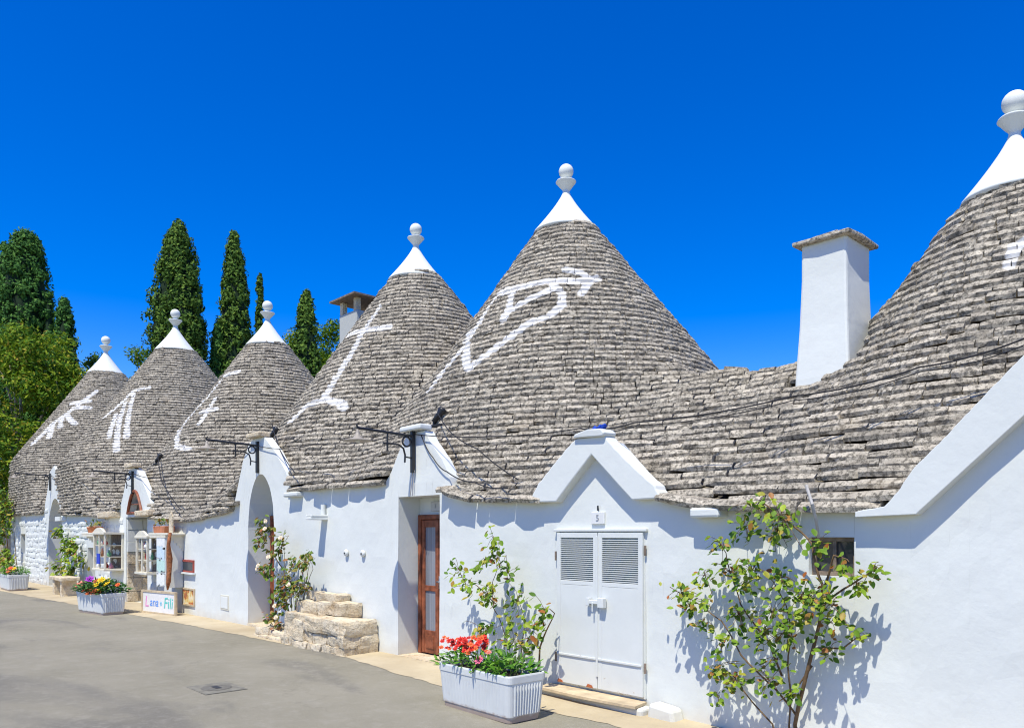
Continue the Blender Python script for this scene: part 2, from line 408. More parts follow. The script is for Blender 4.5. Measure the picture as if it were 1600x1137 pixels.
# stone shapes: a rough slab with an uneven, slightly rounded face
def stone_variant(rng):
    NXV, NZV = 4, 3; v = []; f = []
    tl = rng.uniform(-.035, .035); 
    for k in range(NZV):
        for i in range(NXV):
            x = -.5 + i/(NXV-1); z = -.5 + k/(NZV-1)
            edge = (i in (0, NXV-1)); y = -.5 + rng.uniform(-.028, .028) + (.045 if edge else 0) + (.11 if k == 2 else (.035 if k == 0 else 0))
            if 0 < i < NXV-1: x += rng.uniform(-.09, .09)
            else: x += rng.uniform(-.012, .012)
            z += rng.uniform(-.03, .03) + (tl*(2*i/(NXV-1)-1) if k != 1 else 0) - (.05*np.sign(z) if edge and k != 1 else 0)
            v.append((x, y, z))
    v += [(-.47, .5, -.42), (.47, .5, -.42), (.47, .5, .42), (-.47, .5, .42)]
    for k in range(NZV-1):
        for i in range(NXV-1):
            a = k*NXV+i; f.append((a, a+1, a+NXV+1, a+NXV))
    n0 = NXV*NZV
    f.append((n0, n0+1, 3, 2, 1, 0)); f.append((8, 9, 10, 11, n0+2, n0+3))
    f.append((0, 4, 8, n0+3, n0)); f.append((3, n0+1, n0+2, 11, 7))
    return np.array(v), f
rng = np.random.default_rng(3)
VAR = [stone_variant(rng) for _ in range(24)]

DZ = .084
stones = [[] for _ in CONES]                                 # per house: (matrix 4x4, variant, size in picture)
def add_stone(h, c, tx, ty, L, D, Hh, lean=0., tiltx=0.):
    t = Vector((tx, ty, tiltx)).normalized(); inn = Vector((-ty, tx, 0))
    inn = Vector((-ty, tx, 0)).normalized()
    up = t.cross(inn).normalized()
    if up.z < 0: up = -up
    inn = (inn + up*lean).normalized(); up = t.cross(inn).normalized()
    if up.z < 0: up = -up
    m = np.eye(4); m[:3, 0] = np.array(t)*L; m[:3, 1] = np.array(inn)*D; m[:3, 2] = np.array(up)*Hh
    if np.linalg.det(m[:3, :3]) < 0: m[:3, 0] *= -1
    m[:3, 3] = c
    d = Vector(c)-CAM; dep = -.735*d.x+.679*d.y
    rr = (.679*d.x+.735*d.y)/max(dep, .1); zz = d.z/max(dep, .1)
    infr = abs(rr) < .70 and -.27 < zz < .70
    stones[h].append((m, int(rng.integers(len(VAR))), (L*Hh/dep**2 if infr else 0)))
def house_of(x, y, z):
    hv = [CONES[j][2]-TS[j]*(math.hypot(x-CONES[j][0], y-CONES[j][1])+LEAN[j]*(-.679*(x-CONES[j][0])-.735*(y-CONES[j][1]))) for j in range(6)]
    i = int(np.argmax(hv))
    if hv[i] > z-.25: return i
    return max(0, min(5, int(np.searchsorted(BOUND, x))-1))
CHIM = [(-3.80, -3.2, 1.86, 2.45)]
lv = 1.80
while lv < 8.3:
    for ch in contour(lv):
        P = np.array(ch); d = np.hypot(*np.diff(P, axis=0).T); s = np.concatenate([[0], np.cumsum(d)]); tot = s[-1]
        if tot < .12: continue
        u = rng.uniform(0, .12)
        low = max(0, min(1, (2.9-lv)/.8))
        while u < tot-.05:
            L = float(rng.choice([rng.uniform(.10, .19), rng.uniform(.17, .30), rng.uniform(.26, .38)], p=[.36, .46, .18]))*(1+.9*low)
            L = min(L, tot-u+.03); a, c2 = u, min(u+L, tot)
            x0, y0 = np.interp(a, s, P[:, 0]), np.interp(a, s, P[:, 1]); x1, y1 = np.interp(c2, s, P[:, 0]), np.interp(c2, s, P[:, 1])
            u += L + .004
            xm, ym = np.interp((a+c2)/2, s, P[:, 0]), np.interp((a+c2)/2, s, P[:, 1])
            l2 = math.hypot(x1-x0, y1-y0)
            if l2 < .04: continue
            tx, ty = (x1-x0)/l2, (y1-y0)/l2
            gx, gy = grad(float(xm), float(ym)); 
            if (-ty*gx + tx*gy) < 0: tx, ty = -tx, -ty          # inward = uphill
            ix, iy = -ty, tx
            h = house_of(xm, ym, lv)
            if lv > CONES[h][2]-CAPH[h]-.01 and math.hypot(xm-CONES[h][0], ym-CONES[h][1]) < 1.2: continue
            if xm < BOUND[0] or ym < .05 and lv < gtop(xm)+.02 or (lv < eave(xm)+.03): continue
            if any(q[0]-.03 < xm < q[1]+.03 and q[2] < ym < q[3] for q in CHIM): continue
            D = .30; out = float(rng.normal(0, .007))
            cx_, cy_ = xm + ix*(D/2-.015+out), ym + iy*(D/2-.015+out)
            add_stone(h, (cx_, cy_, lv+DZ*.5+rng.normal(0, .004)), tx, ty, l2-.004, D, DZ*float(rng.uniform(.86, .95)), lean=.10+rng.normal(0, .03), tiltx=float(rng.normal(0, .02)))
    lv += DZ
# eave slabs on the wall head, from gable to gable
edges = [BOUND[0]] + [q for g in sorted(GABLES, key=lambda g: g[0][0]) for q in (g[0][0]+.03, g[-1][0]-.03)] + [BOUND[-1]]
for xa_, xb_ in zip(edges[::2], edges[1::2]):
    n = max(1, round((xb_-xa_)/.44)); cut = [xa_+(xb_-xa_)*(j+(float(rng.uniform(-.28, .28)) if 0 < j < n else 0))/n for j in range(n+1)]
    for x, x2 in zip(cut[:-1], cut[1:]):
        L = x2-x; xm = (x+x2)/2; e0, e1 = float(eave(x)), float(eave(x2))
        add_stone(max(0, min(5, int(np.searchsorted(BOUND, xm))-1)), (xm, .10+float(rng.normal(0, .02)), (e0+e1)/2+.035), 1, 0, L-.008, .46, .085*float(rng.uniform(.85, 1.2)), lean=.06, tiltx=(e1-e0)/L+float(rng.normal(0, .02)))

SYM = {
 4: [[(-.205,3.73),(-.182,4.08),(-.1,4.38),(-.135,4.96),(-.133,5.27),(.1,5.23)],[(-.202,4.64),(.12,3.93)],[(.12,3.93),(.287,4.25),(.474,4.55),(.63,4.64),(.719,4.81),(.72,5.03),(.617,5.21)],[(-.023,5.28),(.259,5.26),(.512,5.28),(.863,5.24),(1.094,5.31)],[(.738,5.47),(.91,5.41),(1.012,5.3),(.891,5.02)],[(.155,5.16),(.201,4.94),(.219,4.67)],[(.201,4.78),(.296,4.9),(.456,5.02),(.625,5.12)]],
 3: [[(.262,5.83),(.216,5.41),(.247,4.82),(.228,4.33),(.236,3.99)],[(-.249,5.36),(.264,5.31),(.609,5.32)],[(-.023,3.6),(.06,3.86),(.275,3.91),(.439,3.8),(.467,3.71)]],
 2: [[(.52,5.58),(.058,5.52),(.041,4.97),(-.127,4.48),(-.043,4.05),(.196,3.66),(.404,3.57)],[(.328,4.86),(.333,4.21)],[(.183,4.53),(.478,4.56)]],
 1: [[(.798,5.89),(.526,5.8),(.37,5.26),(.245,5.0)],[(.574,5.68),(.784,4.3)],[(.504,5.39),(.743,3.9)],[(.473,5.03),(.587,4.31)]],
 0: [[(1.078,6.78),(.833,6.36),(.68,6.0),(.459,5.49),(.37,4.98),(.332,4.74)],[(.567,6.28),(.985,6.36)],[(.702,6.09),(1.027,6.09)],[(.639,5.82),(.873,5.46)],[(.568,5.74),(.654,5.34)],[(.459,5.49),(.573,4.96)]],
 5: [[(.367,4.15),(.244,4.09),(.216,3.91)]]}
HLAB = ['white stone trullo with branching symbol on its cone, farthest left of the row',
        'trullo with three-legged painted symbol on its cone, second from the left',
        'trullo with small cross beside long painted curve, third cone from the left, shop below',
        'trullo with long cross symbol on its cone and arched doorway, grey chimney behind',
        'trullo with large horned arrow symbol on its cone and brown glazed door',
        'nearest trullo at right edge with white louvred door and tall white chimney']
HOUSES = []; ROOFS = []
for i, (cx, cy, cz) in enumerate(CONES):
    hs_ = thing('trullo_house', (cx, 0, gz(cx)), HLAB[i], 'house', 'trulli in the row')
    HOUSES.append(hs_)
    rm = stone_roof('roof_stone_%d' % i, (cx, cy), SYM[i], [.075, .056, .063, .064, .062, .055][i], [1.3, 1.5, 1.4, 1.4, 1.5, 1.0][i])
    # dark core under the stones, a closed heap
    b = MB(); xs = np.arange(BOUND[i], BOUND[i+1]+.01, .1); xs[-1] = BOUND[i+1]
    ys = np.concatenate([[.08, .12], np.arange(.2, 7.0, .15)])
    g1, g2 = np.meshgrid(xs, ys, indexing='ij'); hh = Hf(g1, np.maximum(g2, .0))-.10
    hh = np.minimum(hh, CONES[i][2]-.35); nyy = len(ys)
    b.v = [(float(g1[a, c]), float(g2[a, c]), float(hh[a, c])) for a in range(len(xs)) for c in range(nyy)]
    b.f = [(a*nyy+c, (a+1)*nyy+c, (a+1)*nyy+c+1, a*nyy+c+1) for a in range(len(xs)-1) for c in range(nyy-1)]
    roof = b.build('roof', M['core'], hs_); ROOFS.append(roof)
    meshes = []
    for k, (vv, ff) in enumerate(VAR):
        me = bpy.data.meshes.new('roof_stone'); me.from_pydata(vv.tolist(), [], ff); me.materials.append(rm); meshes.append(me)
    st = sorted(stones[i], key=lambda q: -q[2])
    for m, k, _ in st[:300]:
        o = bpy.data.objects.new('roof_stone', meshes[k]); COL.objects.link(o); o.parent = roof
        mm = Matrix(m.tolist()); mm.translation -= WORLD[roof.name]; o.matrix_basis = mm
    if len(st) > 300:
        vs = []; fs = []; n = 0
        for m, k, _ in st[300:]:
            vv, ff = VAR[k]; q = vv @ m[:3, :3].T + m[:3, 3]
            vs.append(q); fs += [tuple(n+a for a in f) for f in ff]; n += len(vv)
        b = MB(); b.v = [tuple(q) for q in np.concatenate(vs)]; b.f = fs
        tag(b.build('roof_stones', rm, roof), kind='stuff')
    # white cap and finial
    ch = CAPH[i]; r0 = ch/TS[i]+.045; f = FSC[i]; nk = .055*f
    prof = [(r0-.05, -ch-.06), (r0+.012, -ch-.03), (r0, -ch)]
    for k in range(1, 13):
        q = k/12; prof.append((max(nk, (r0)*(1-q)**1.2+nk*q), -ch*(1-q)))
    prof.append((nk*.95, .02*f)); prof.append((nk*.9, .05*f))
    b = MB().lathe(prof, (cx, cy, cz), 36); capo = b.build('cap', M['cap'], hs_, smooth=True)
    b = MB().lathe([(nk*.9, .0), (nk*.95, .03*f), (.07*f, .055*f), (.10*f, .09*f), (.135*f, .135*f), (.158*f, .158*f), (.163*f, .168*f), (.158*f, .176*f), (.12*f, .186*f), (.06*f, .20*f), (.045*f, .24*f)], (cx, cy, cz), 28)
    b.jitter(.012, 5); fin = b.build('finial', M['cap'], hs_, smooth=True)
    b = MB().lathe([(.05*f, .23*f)]+[(.118*f*math.sin(a), .338*f-.118*f*math.cos(a)) for a in np.linspace(.45, math.pi, 14)], (cx, cy, cz), 24)
    b.build('ball', M['cap'], fin, smooth=True)
#DETAILS
# ------------------------------------------------------------------ house fronts
def disp(x, z):
    return .014*noise.noise(Vector((x*1.1, 4.2, z*1.1))) + .006*noise.noise(Vector((x*4.3, 1.7, z*4.3)))

def arch(xa, xb, spring, top, p=2.0):
    return lambda x: spring + (top-spring)*max(0., 1-abs((2*x-xa-xb)/(xb-xa))**p)**(1/p)

def facade(i, openings, mat_, thick=.14):
    """wall with gable tops, openings (x0, x1, z0, ztop function or number, depth) and their reveals"""
    xa, xb = BOUND[i], BOUND[i+1]
    xs = set(np.round(np.arange(xa, xb, .12), 4)) | {xa, xb}
    for g in GABLES:
        for q in g:
            if xa < q[0] < xb: xs.add(q[0])
    for o in openings:
        xs |= {o[0], o[1]}
        if callable(o[3]): xs |= set(np.linspace(o[0], o[1], 17))
    xs = sorted(xs); xs = [x for k, x in enumerate(xs) if k == 0 or x-xs[k-1] > .004]
    def top(x): return max(float(eave(x))+.02, gtop(x)) + .012*noise.noise(Vector((x*6, 0, 2)))
    b = MB(); y0 = {}
    def P(x, z): return (x, disp(x, z), z)
    for xl, xr in zip(xs[:-1], xs[1:]):
        xm = (xl+xr)/2; op = [o for o in openings if o[0] <= xm <= o[1]]
        segs = []; lo = (lambda x: gz(x)-.03)
        for o in sorted(op, key=lambda q: q[2]):
            z0 = o[2]; zt = o[3]
            segs.append((lo, (lambda x, z0=z0: z0))); lo = (zt if callable(zt) else (lambda x, zt=zt: zt))
        segs.append((lo, top))
        for f0, f1 in segs:
            a0, a1, c0, c1 = f0(xl), f1(xl), f0(xr), f1(xr)
            n = max(1, int(max(a1-a0, c1-c0)/.15))
            if max(a1-a0, c1-c0) < .002: continue
            for k in range(n):
                p, q = k/n, (k+1)/n
                b.add([P(xl, a0+(a1-a0)*p), P(xr, c0+(c1-c0)*p), P(xr, c0+(c1-c0)*q), P(xl, a0+(a1-a0)*q)], [(0, 1, 2, 3)])
        tl, tr = top(xl), top(xr)
        b.add([P(xl, tl), P(xr, tr), (xr, thick, tr), (xl, thick, tl)], [(0, 1, 2, 3)])
    for x0, x1, z0, zt, dep in openings:
        f = zt if callable(zt) else (lambda x, zt=zt: zt)
        for x in (x0, x1):
            za, zb = z0, f(x); n = 10
            for k in range(n):
                p, q = za+(zb-za)*k/n, za+(zb-za)*(k+1)/n
                b.add([P(x, p), (x, dep, p), (x, dep, q), P(x, q)], [(0, 1, 2, 3) if x == x0 else (3, 2, 1, 0)])
        xx = [x for x in xs if x0 <= x <= x1]
        for xl, xr in zip(xx[:-1], xx[1:]):
            b.add([P(xl, f(xl)), P(xr, f(xr)), (xr, dep, f(xr)), (xl, dep, f(xl))], [(3, 2, 1, 0)])
            b.add([P(xl, z0), P(xr, z0), (xr, dep, z0), (xl, dep, z0)], [(0, 1, 2, 3)])
    # rear wall closes the house
    MB().box(xa, xb, 6.6, 6.85, -.05, 2.2).build('rear_wall', mat_, HOUSES[i])
    if i == 5: MB().box(xb-.02, xb+.35, .02, 6.85, -.05, 1.9).build('end_wall', mat_, HOUSES[i])
    if i == 0:
        yy = np.arange(-.03, 6.8, .2); pr = [(float(y), float(Hf(xa+.02, max(y, 0)))-.06) for y in yy]
        n = len(pr); b.add([(xa-.01, y, z) for y, z in pr]+[(xa-.01, pr[-1][0], -.05), (xa-.01, pr[0][0], -.05)], [tuple(range(n+2))])
    return b.build('wall', mat_, HOUSES[i])

W = [None]*6
A1 = arch(-26.92, -25.3, 1.75, 2.68, 1.9)
A3 = arch(-12.58, -11.61, 1.75, 2.62, 1.9)
SHOPA = (lambda x: 2.10 + max(0., .50*(1-(abs(x+18.6)/.5)**2.1)))
W[0] = facade(0, [(-31.0, -30.3, .95, 1.62, .22)], M['plaster_old'])
W[1] = facade(1, [(-26.92, -25.3, gz(-26)+.03, A1, .75), (-22.55, -21.85, .45, 1.27, .42)], M['plaster_old'])
W[2] = facade(2, [(-19.25, -17.75, .05, 2.02, .9), (-19.1, -18.1, 2.10, SHOPA, .18), (-15.72, -14.98, .89, 1.13, .1)][:2] , M['plaster'])
W[3] = facade(3, [(-12.58, -11.61, .1, A3, .46)], M['plaster'])
W[4] = facade(4, [(-8.12, -7.26, .1, 2.105, .37)], M['plaster'])
W[5] = facade(5, [(-2.72, -2.38, 1.335, 1.62, .1), (-1.30, -.30, .1, 2.02, .12)], M['plaster'])

# whitewashed rubble: the stones of the two far fronts stand proud one by one
def wall_stones(i, x0, x1, holes, ztop, mat_):
    ms = []
    for vv, ff in VAR:
        me = bpy.data.meshes.new('wall_stone'); me.from_pydata(vv.tolist(), [], ff); me.materials.append(mat_); ms.append(me)
    z = gz(x0)+.02; cnt = 0
    while z < ztop-.06:
        hgt = float(rng.uniform(.13, .22)); x = x0+float(rng.uniform(0, .2))
        while x < x1-.15:
            L = float(rng.uniform(.22, .5)); xm = x+L/2; zm = z+hgt/2
            lim = max(float(eave(xm))-.02, min(gtop(x), gtop(x+L))-.05)
            if zm+hgt/2 < lim and not any(h[0]-.05 < x+L and x < h[1]+.05 and h[2]-.03 < z+hgt and z < h[3]+.08 for h in holes) and cnt < 295:
                o = bpy.data.objects.new('wall_stone', ms[int(rng.integers(len(ms)))]); COL.objects.link(o); o.parent = W[i]; cnt += 1
                m = Matrix.Translation(Vector((xm, .062+float(rng.normal(0, .007)), zm+float(rng.normal(0, .012))))-WORLD[W[i].name]) @ Matrix.Rotation(float(rng.normal(0, .04)), 4, 'Y') @ Matrix.Diagonal((L-.004, .16, hgt*float(rng.uniform(.85, 1.0)), 1)); o.matrix_basis = m
            x += L
        z += hgt
wall_stones(0, BOUND[0], BOUND[1], [(-31, -30.3, .95, 1.62)], 2.3, M['plaster_old'])
wall_stones(1, BOUND[1], BOUND[2], [(-26.92, -25.3, 0, 2.7), (-22.55, -21.85, .45, 1.4), (-26.7, -25.8, 3.0, 4)], 3.2, M['plaster_old'])
wall_stones(2, BOUND[2], -17.0, [(-19.25, -17.75, 0, 2.15), (-19.2, -18.0, 2.1, 3.0)], 3.2, M['plaster_old'])

# doors -----------------------------------------------------------------
def glazed_door(h, x0, x1, y, z0, z1, nleaf=2):
    d = MB().box(x0, x0+.055, y-.04, y+.06, z0, z1).box(x1-.055, x1, y-.04, y+.06, z0, z1).box(x0+.055, x1-.055, y-.04, y+.06, z1-.06, z1).build('door', M['wood'], h, bevel=.006)
    wl = (x1-x0-.11)/nleaf
    for k in range(nleaf):
        a = x0+.055+k*wl+.004; c = a+wl-.008; s = .062; zt = z1-.068
        lf = MB().box(a, a+s, y-.025, y+.02, z0+.01, zt).box(c-s, c, y-.025, y+.02, z0+.01, zt)
        lf.box(a+s, c-s, y-.02, y+.015, zt-.09, zt).box(a+s, c-s, y-.02, y+.015, z0+.01, z0+.30).box(a+s, c-s, y-.02, y+.015, z0+.80, z0+.87)
        lf.box(a+s+.03, c-s-.03, y-.03, y-.015, z0+.07, z0+.24)
        lf.build('leaf', M['wood'], d, bevel=.005)
        MB().box(a+s, c-s, y-.004, y+.004, z0+.30, z0+.80).build('pane', M['curtain'], d)
        MB().box(a+s, c-s, y-.004, y+.004, z0+.87, zt-.09).build('pane', M['curtain'], d)
    xm = (x0+x1)/2+.03
    MB().box(xm-.015, xm+.015, y-.034, y-.022, z0+.84, z0+1.0).tube([(xm, y-.03, z0+.93), (xm, y-.075, z0+.93), (xm+.1, y-.078, z0+.93)], .011, 8).build('handle', simple('steel_handle', (.5, .5, .5), .3, .05, 9, 0, .5, .9), d, smooth=True)
    return d
glazed_door(HOUSES[4], -8.10, -7.27, .33, .115, 1.885)
MB().box(-8.118, -7.262, .34, .42, 1.886, 2.103).build('transom', M['plaster'], HOUSES[4])
glazed_door(HOUSES[3], -12.56, -11.63, .42, .13, 1.95)
MB().prism([(-12.575, 1.951)]+[(x, A3(x)-.004) for x in np.linspace(-12.575, -11.615, 15)]+[(-11.615, 1.951)], .43, .5).build('transom', M['plaster'], HOUSES[3])
MB().box(-12.58, -11.61, -.02, .40, .06, .125).build('threshold', M['lime'], HOUSES[3])
MB().box(-8.118, -7.262, -.02, .30, .06, .112).build('threshold', M['lime'], HOUSES[4])
dd = MB().box(-26.91, -25.31, .62, .70, .05, 2.0).build('door', M['oldwood'], HOUSES[1])
for k in range(6): MB().box(-26.9+k*.265, -26.9+k*.265+.255, .595, .62, .06, 1.98).build('plank', M['oldwood'], dd)
MB().prism([(-26.91, 2.001)]+[(x, A1(x)-.004) for x in np.linspace(-26.91, -25.31, 15)]+[(-25.31, 2.001)], .6, .7).build('transom', M['plaster_old'], HOUSES[1])
MB().box(-25.75, -25.2, -.08, .3, 2.0, 2.13).jitter(.02).build('ledge', M['plaster_old'], HOUSES[1])
# shop: deep doorway with stone jamb, half-open inner door, arched niche above
sd = MB().box(-19.24, -17.76, .86, .93, .06, 2.015).build('door', M['oldwood'], HOUSES[2])
MB().box(-18.9, -18.1, .84, .86, .9, 1.9).build('pane', M['glass'], sd)
zz = .06; q = 0
jamb = MB().box(-19.262, -19.255, .0, .85, .06, 2.015).build('jamb', M['lime'], HOUSES[2])
while zz < 2.0:
    hh_ = float(rng.uniform(.22, .34)); hh_ = min(hh_, 2.01-zz); yy = .02
    while yy < .8:
        ll = float(rng.uniform(.25, .5)); ll = min(ll, .84-yy)
        if ll > .05: MB().box(-19.25, -19.215+float(rng.normal(0, .006)), yy, yy+ll-.012, zz, zz+hh_-.012).jitter(.012, 5).build('jamb_stone', M['lime'] if zz < 1.2 else M['plaster_old'], jamb, bevel=.008)
        yy += ll
    zz += hh_
b = MB(); pts = [(-19.1+k/16., 0) for k in range(17)]
rim = [(x, SHOPA(x)) for x in np.linspace(-19.1, -18.1, 21)]
b.tube([(x, -.01, z) for x, z in rim], .035, 6).tube([(-19.12, -.01, 2.105), (-18.08, -.01, 2.105)], .03, 6)
niche = b.build('niche', M['wood'], HOUSES[2])
MB().box(-19.09, -18.11, .165, .178, 2.102, 2.62).build('niche_back', M['oldwood'], niche)
MB().box(-18.95, -18.25, .02, .15, 2.30, 2.32).build('shelf', M['wood'], niche)

# small windows
def small_window(h, x0, x1, z0, z1, y, fm, bars=1):
    s = .028
    wd = MB().box(x0, x1, y-.04, y, z0, z0+s).box(x0, x1, y-.04, y, z1-s, z1).box(x0, x0+s, y-.039, y, z0+s, z1-s).box(x1-s, x1, y-.039, y, z0+s, z1-s).build('window', fm, h, bevel=.003)
    MB().box(x0+s, x1-s, y-.012, y-.008, z0+s, z1-s).build('pane', M['glass'], wd)
    for k in range(bars):
        xm = x0+(x1-x0)*(k+1)/(bars+1); MB().box(xm-.012, xm+.012, y-.034, y-.013, z0+s, z1-s).build('mullion', fm, wd)
    return wd
small_window(HOUSES[5], -2.718, -2.382, 1.337, 1.618, .09, M['oldwood'])
small_window(HOUSES[0], -30.998, -30.302, .952, 1.618, .2, M['oldwood'])
MB().box(-22.548, -21.852, .36, .41, .452, 1.268).build('shutter', M['oldwood'], HOUSES[1])
redw = simple('red_frame_paint', (.35, .07, .05), .6, .2, 10)
wd = MB().box(-15.72, -14.98, -.03, .0, .89, .92).box(-15.72, -14.98, -.03, .0, 1.09, 1.13).box(-15.72, -15.68, -.029, 0, .92, 1.09).box(-15.02, -14.98, -.029, 0, .92, 1.09).build('window', redw, HOUSES[2])
MB().box(-15.68, -15.02, -.02, -.012, .92, 1.09).build('pane', M['glass'], wd)
MB().box(-15.78, -14.92, -.07, -.012, .855, .885).build('sill', M['plaster'], HOUSES[2])

# white louvred double door of the nearest house
H5 = HOUSES[5]; X0, X1, Z0, Z1 = -5.31, -4.23, .165, 1.655
door = MB().box(X0-.03, X1+.03, -.045, .0, Z1+.01, Z1+.035).box(X0, X1, -.012, .02, Z0, Z1+.008).build('door', M['paint'], H5, bevel=.004)
xm = (X0+X1)/2
for a, c in ((X0+.01, xm-.004), (xm+.004, X1-.01)):
    s = .05; zl = 1.19
    lf = MB().box(a, a+s, -.04, -.013, Z0+.02, Z1).box(c-s, c, -.04, -.013, Z0+.02, Z1).box(a+s, c-s, -.039, -.013, Z1-.05, Z1).box(a+s, c-s, -.039, -.013, zl-.04, zl)
    lf.box(a+s, c-s, -.038, -.013, Z0+.02, zl-.041).box(a+.01, c-.01, -.052, -.0405, .455, .475)
    lf.build('leaf', M['paint'], door, bevel=.003)
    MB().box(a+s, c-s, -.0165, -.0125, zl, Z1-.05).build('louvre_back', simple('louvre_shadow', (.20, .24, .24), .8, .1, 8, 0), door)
    n = 21
    me = None
    for k in range(n):
        z = zl+.008+(Z1-.05-zl-.012)*k/n; sl_ = MB().add([(a+s, -.037, z), (c-s, -.037, z), (c-s, -.0175, z+.004), (a+s, -.0175, z+.004), (a+s, -.037, z+.0055), (c-s, -.037, z+.0055), (c-s, -.0175, z+.0095), (a+s, -.0175, z+.0095)], [(0, 3, 2, 1), (4, 5, 6, 7), (0, 1, 5, 4), (1, 2, 6, 5), (2, 3, 7, 6), (3, 0, 4, 7)])
        o_ = (a, 0, z)
        if me is None: me = sl_.mesh('slat', M['paint'], o_)
        o = bpy.data.objects.new('slat', me); put(o, o_, door)
MB().box(xm-.012, xm+.012, -.05, -.041, .3, 1.62).build('cover_strip', M['paint'], door, bevel=.002)
b = MB().box(xm-.10, xm+.11, -.085, -.052, .985, 1.02).box(xm-.105, xm-.065, -.09, -.05, .965, 1.04).box(xm+.05, xm+.12, -.10, -.05, .955, 1.045)
b.tube([(xm-.02, -.088, 1.0), (xm-.02, -.088, .91)], .008, 6).build('latch', M['paint'], door, bevel=.006)
for hx, hz in ((X1+.012, 1.45), (X1+.012, .40), (X0-.012, 1.38), (X0-.012, .38)):
    MB().tube([(hx, -.03, hz), (hx, -.03, hz+.09)], .011, 8).build('hinge', M['oldwood'], door)
for ra, rb in ((X0+.02, X0+.10), (xm-.14, xm-.05)):
    MB().prism([(ra, Z0+.02), (rb, Z0+.02), (rb-.015, Z0+.045), (ra+.02, Z0+.052)], -.045, -.0402).jitter(.006, 30).build('rust_patch', M['rust'], door)
st = MB().box(X0-.12, X1+.10, -.20, -.02, gz(-4.8)-.02, .125)
st.jitter(.02, 3); st.build('doorstep', M['plaster'], H5, bevel=.02)
MB().hprism([(X0-.10, -.26), (X0+.5, -.28), (X1+.06, -.24), (X1+.02, -.013), (X0-.06, -.013)], .127, .15).jitter(.008, 4).build('threshold', M['palewood'], H5)
MB().prism([(X1+.12, .0), (X1+.42, .0), (X1+.38, .16), (X1+.15, .19)], -.16, .0).jitter(.02, 4).build('kerb_block', M['plaster'], H5, bevel=.03)

# projecting hood over the white door, scalloped upper edge
def scallop(pts, n=6, a=.012):
    out = []
    for p, q in zip(pts[:-1], pts[1:]):
        L = math.hypot(q[0]-p[0], q[1]-p[1]); k = max(1, int(L/.03)); nx, nz = -(q[1]-p[1])/L, (q[0]-p[0])/L
        for j in range(k):
            t = j/k; s = .5*a*abs(math.sin((p[0]*3+t*L/.13)*math.pi))+.004*noise.noise(Vector((p[0]*9+t*4, p[1], 3)))
            out.append((p[0]+(q[0]-p[0])*t+nx*s, p[1]+(q[1]-p[1])*t+nz*s))
    return out+[pts[-1]]
HO = scallop([(-5.60, 1.96), (-5.58, 2.03), (-5.50, 2.14), (-5.26, 2.34), (-5.05, 2.51), (-4.98, 2.55)]) + scallop([(-4.63, 2.55), (-4.58, 2.49), (-4.4, 2.33), (-4.22, 2.18), (-4.06, 2.06), (-4.0, 1.95)])
MB().prism(HO+[(-4.31, 1.945), (-4.46, 2.08), (-4.79, 2.385), (-5.10, 2.10), (-5.25, 1.955)], -.105, .05).build('hood', M['plaster'], H5, bevel=.012)
MB().prism([(-5.0, 2.555), (-4.98, 2.59), (-4.8, 2.62), (-4.64, 2.615), (-4.60, 2.575), (-4.62, 2.545)], -.15, .05).jitter(.012, 5).build('coping', M['plaster'], H5, bevel=.012)
RBO = scallop([(-2.33, 1.80), (-2.13, 1.83), (-2.04, 1.93), (-1.95, 2.07), (-1.76, 2.26), (-1.61, 2.42), (-1.31, 2.73), (-.5, 3.6)], a=.008) + scallop([(-.5, 3.6), (.31, 2.73), (1.15, 1.8)], a=.008)
MB().prism(RBO+[(.85, 1.76), (-.5, 3.14), (-1.31, 2.365), (-1.93, 1.775), (-2.33, 1.762)], -.105, .12).build('hood', M['plaster'], H5, bevel=.012)
fd = MB().box(-1.295, -.305, .03, .1, .11, 2.01).build('door', M['wood'], H5)
MB().box(-1.31, -1.285, -.02, .03, .1, 2.03).build('door_frame', M['rust'], H5)

# wall coping bits, plates, gable copings
def slab(h, name, x0, x1, y0, y1, z0, z1, m=M['plaster'], j=.012):
    b = MB(); n = 5
    for k in range(n):
        pass
    return MB().box(x0, x1, y0, y1, z0, z1).jitter(j, 6).build(name, m, h, bevel=.02)
slab(H5, 'drip_stone', -3.68, -3.40, -.14, .2, 1.775, 1.86)
slab(HOUSES[4], 'coping', -7.97, -7.53, -.09, .1, 2.90, 2.97)
slab(HOUSES[4], 'drip_stone', -6.99, -6.86, -.1, .1, 2.05, 2.14)
slab(HOUSES[3], 'coping', -12.42, -11.94, -.12, .1, 3.22, 3.30, M['lime'])
slab(HOUSES[2], 'coping', -19.0, -18.45, -.12, .1, 3.13, 3.23, M['lime'])
slab(HOUSES[3], 'drip_stone', -11.05, -10.62, -.12, .1, 2.20, 2.27)
slab(HOUSES[2], 'drip_stone', -18.0, -17.1, -.2, .1, 2.02, 2.14, M['lime'])
slab(HOUSES[2], 'drip_stone', -20.9, -19.7, -.2, .1, 2.02, 2.16, M['lime'])
sp = MB().box(-10.06, -9.90, -.26, .02, 1.84, 1.875).box(-10.06, -10.03, -.26, .02, 1.875, 1.91).box(-9.93, -9.90, -.26, .02, 1.875, 1.91).jitter(.01, 7).build('spout', M['plaster'], HOUSES[4], bevel=.008)
MB().tube([(-9.96, -.035, 1.89), (-9.96, -.035, 2.06)], .035, 8).build('spout_pipe', M['plaster'], HOUSES[4])
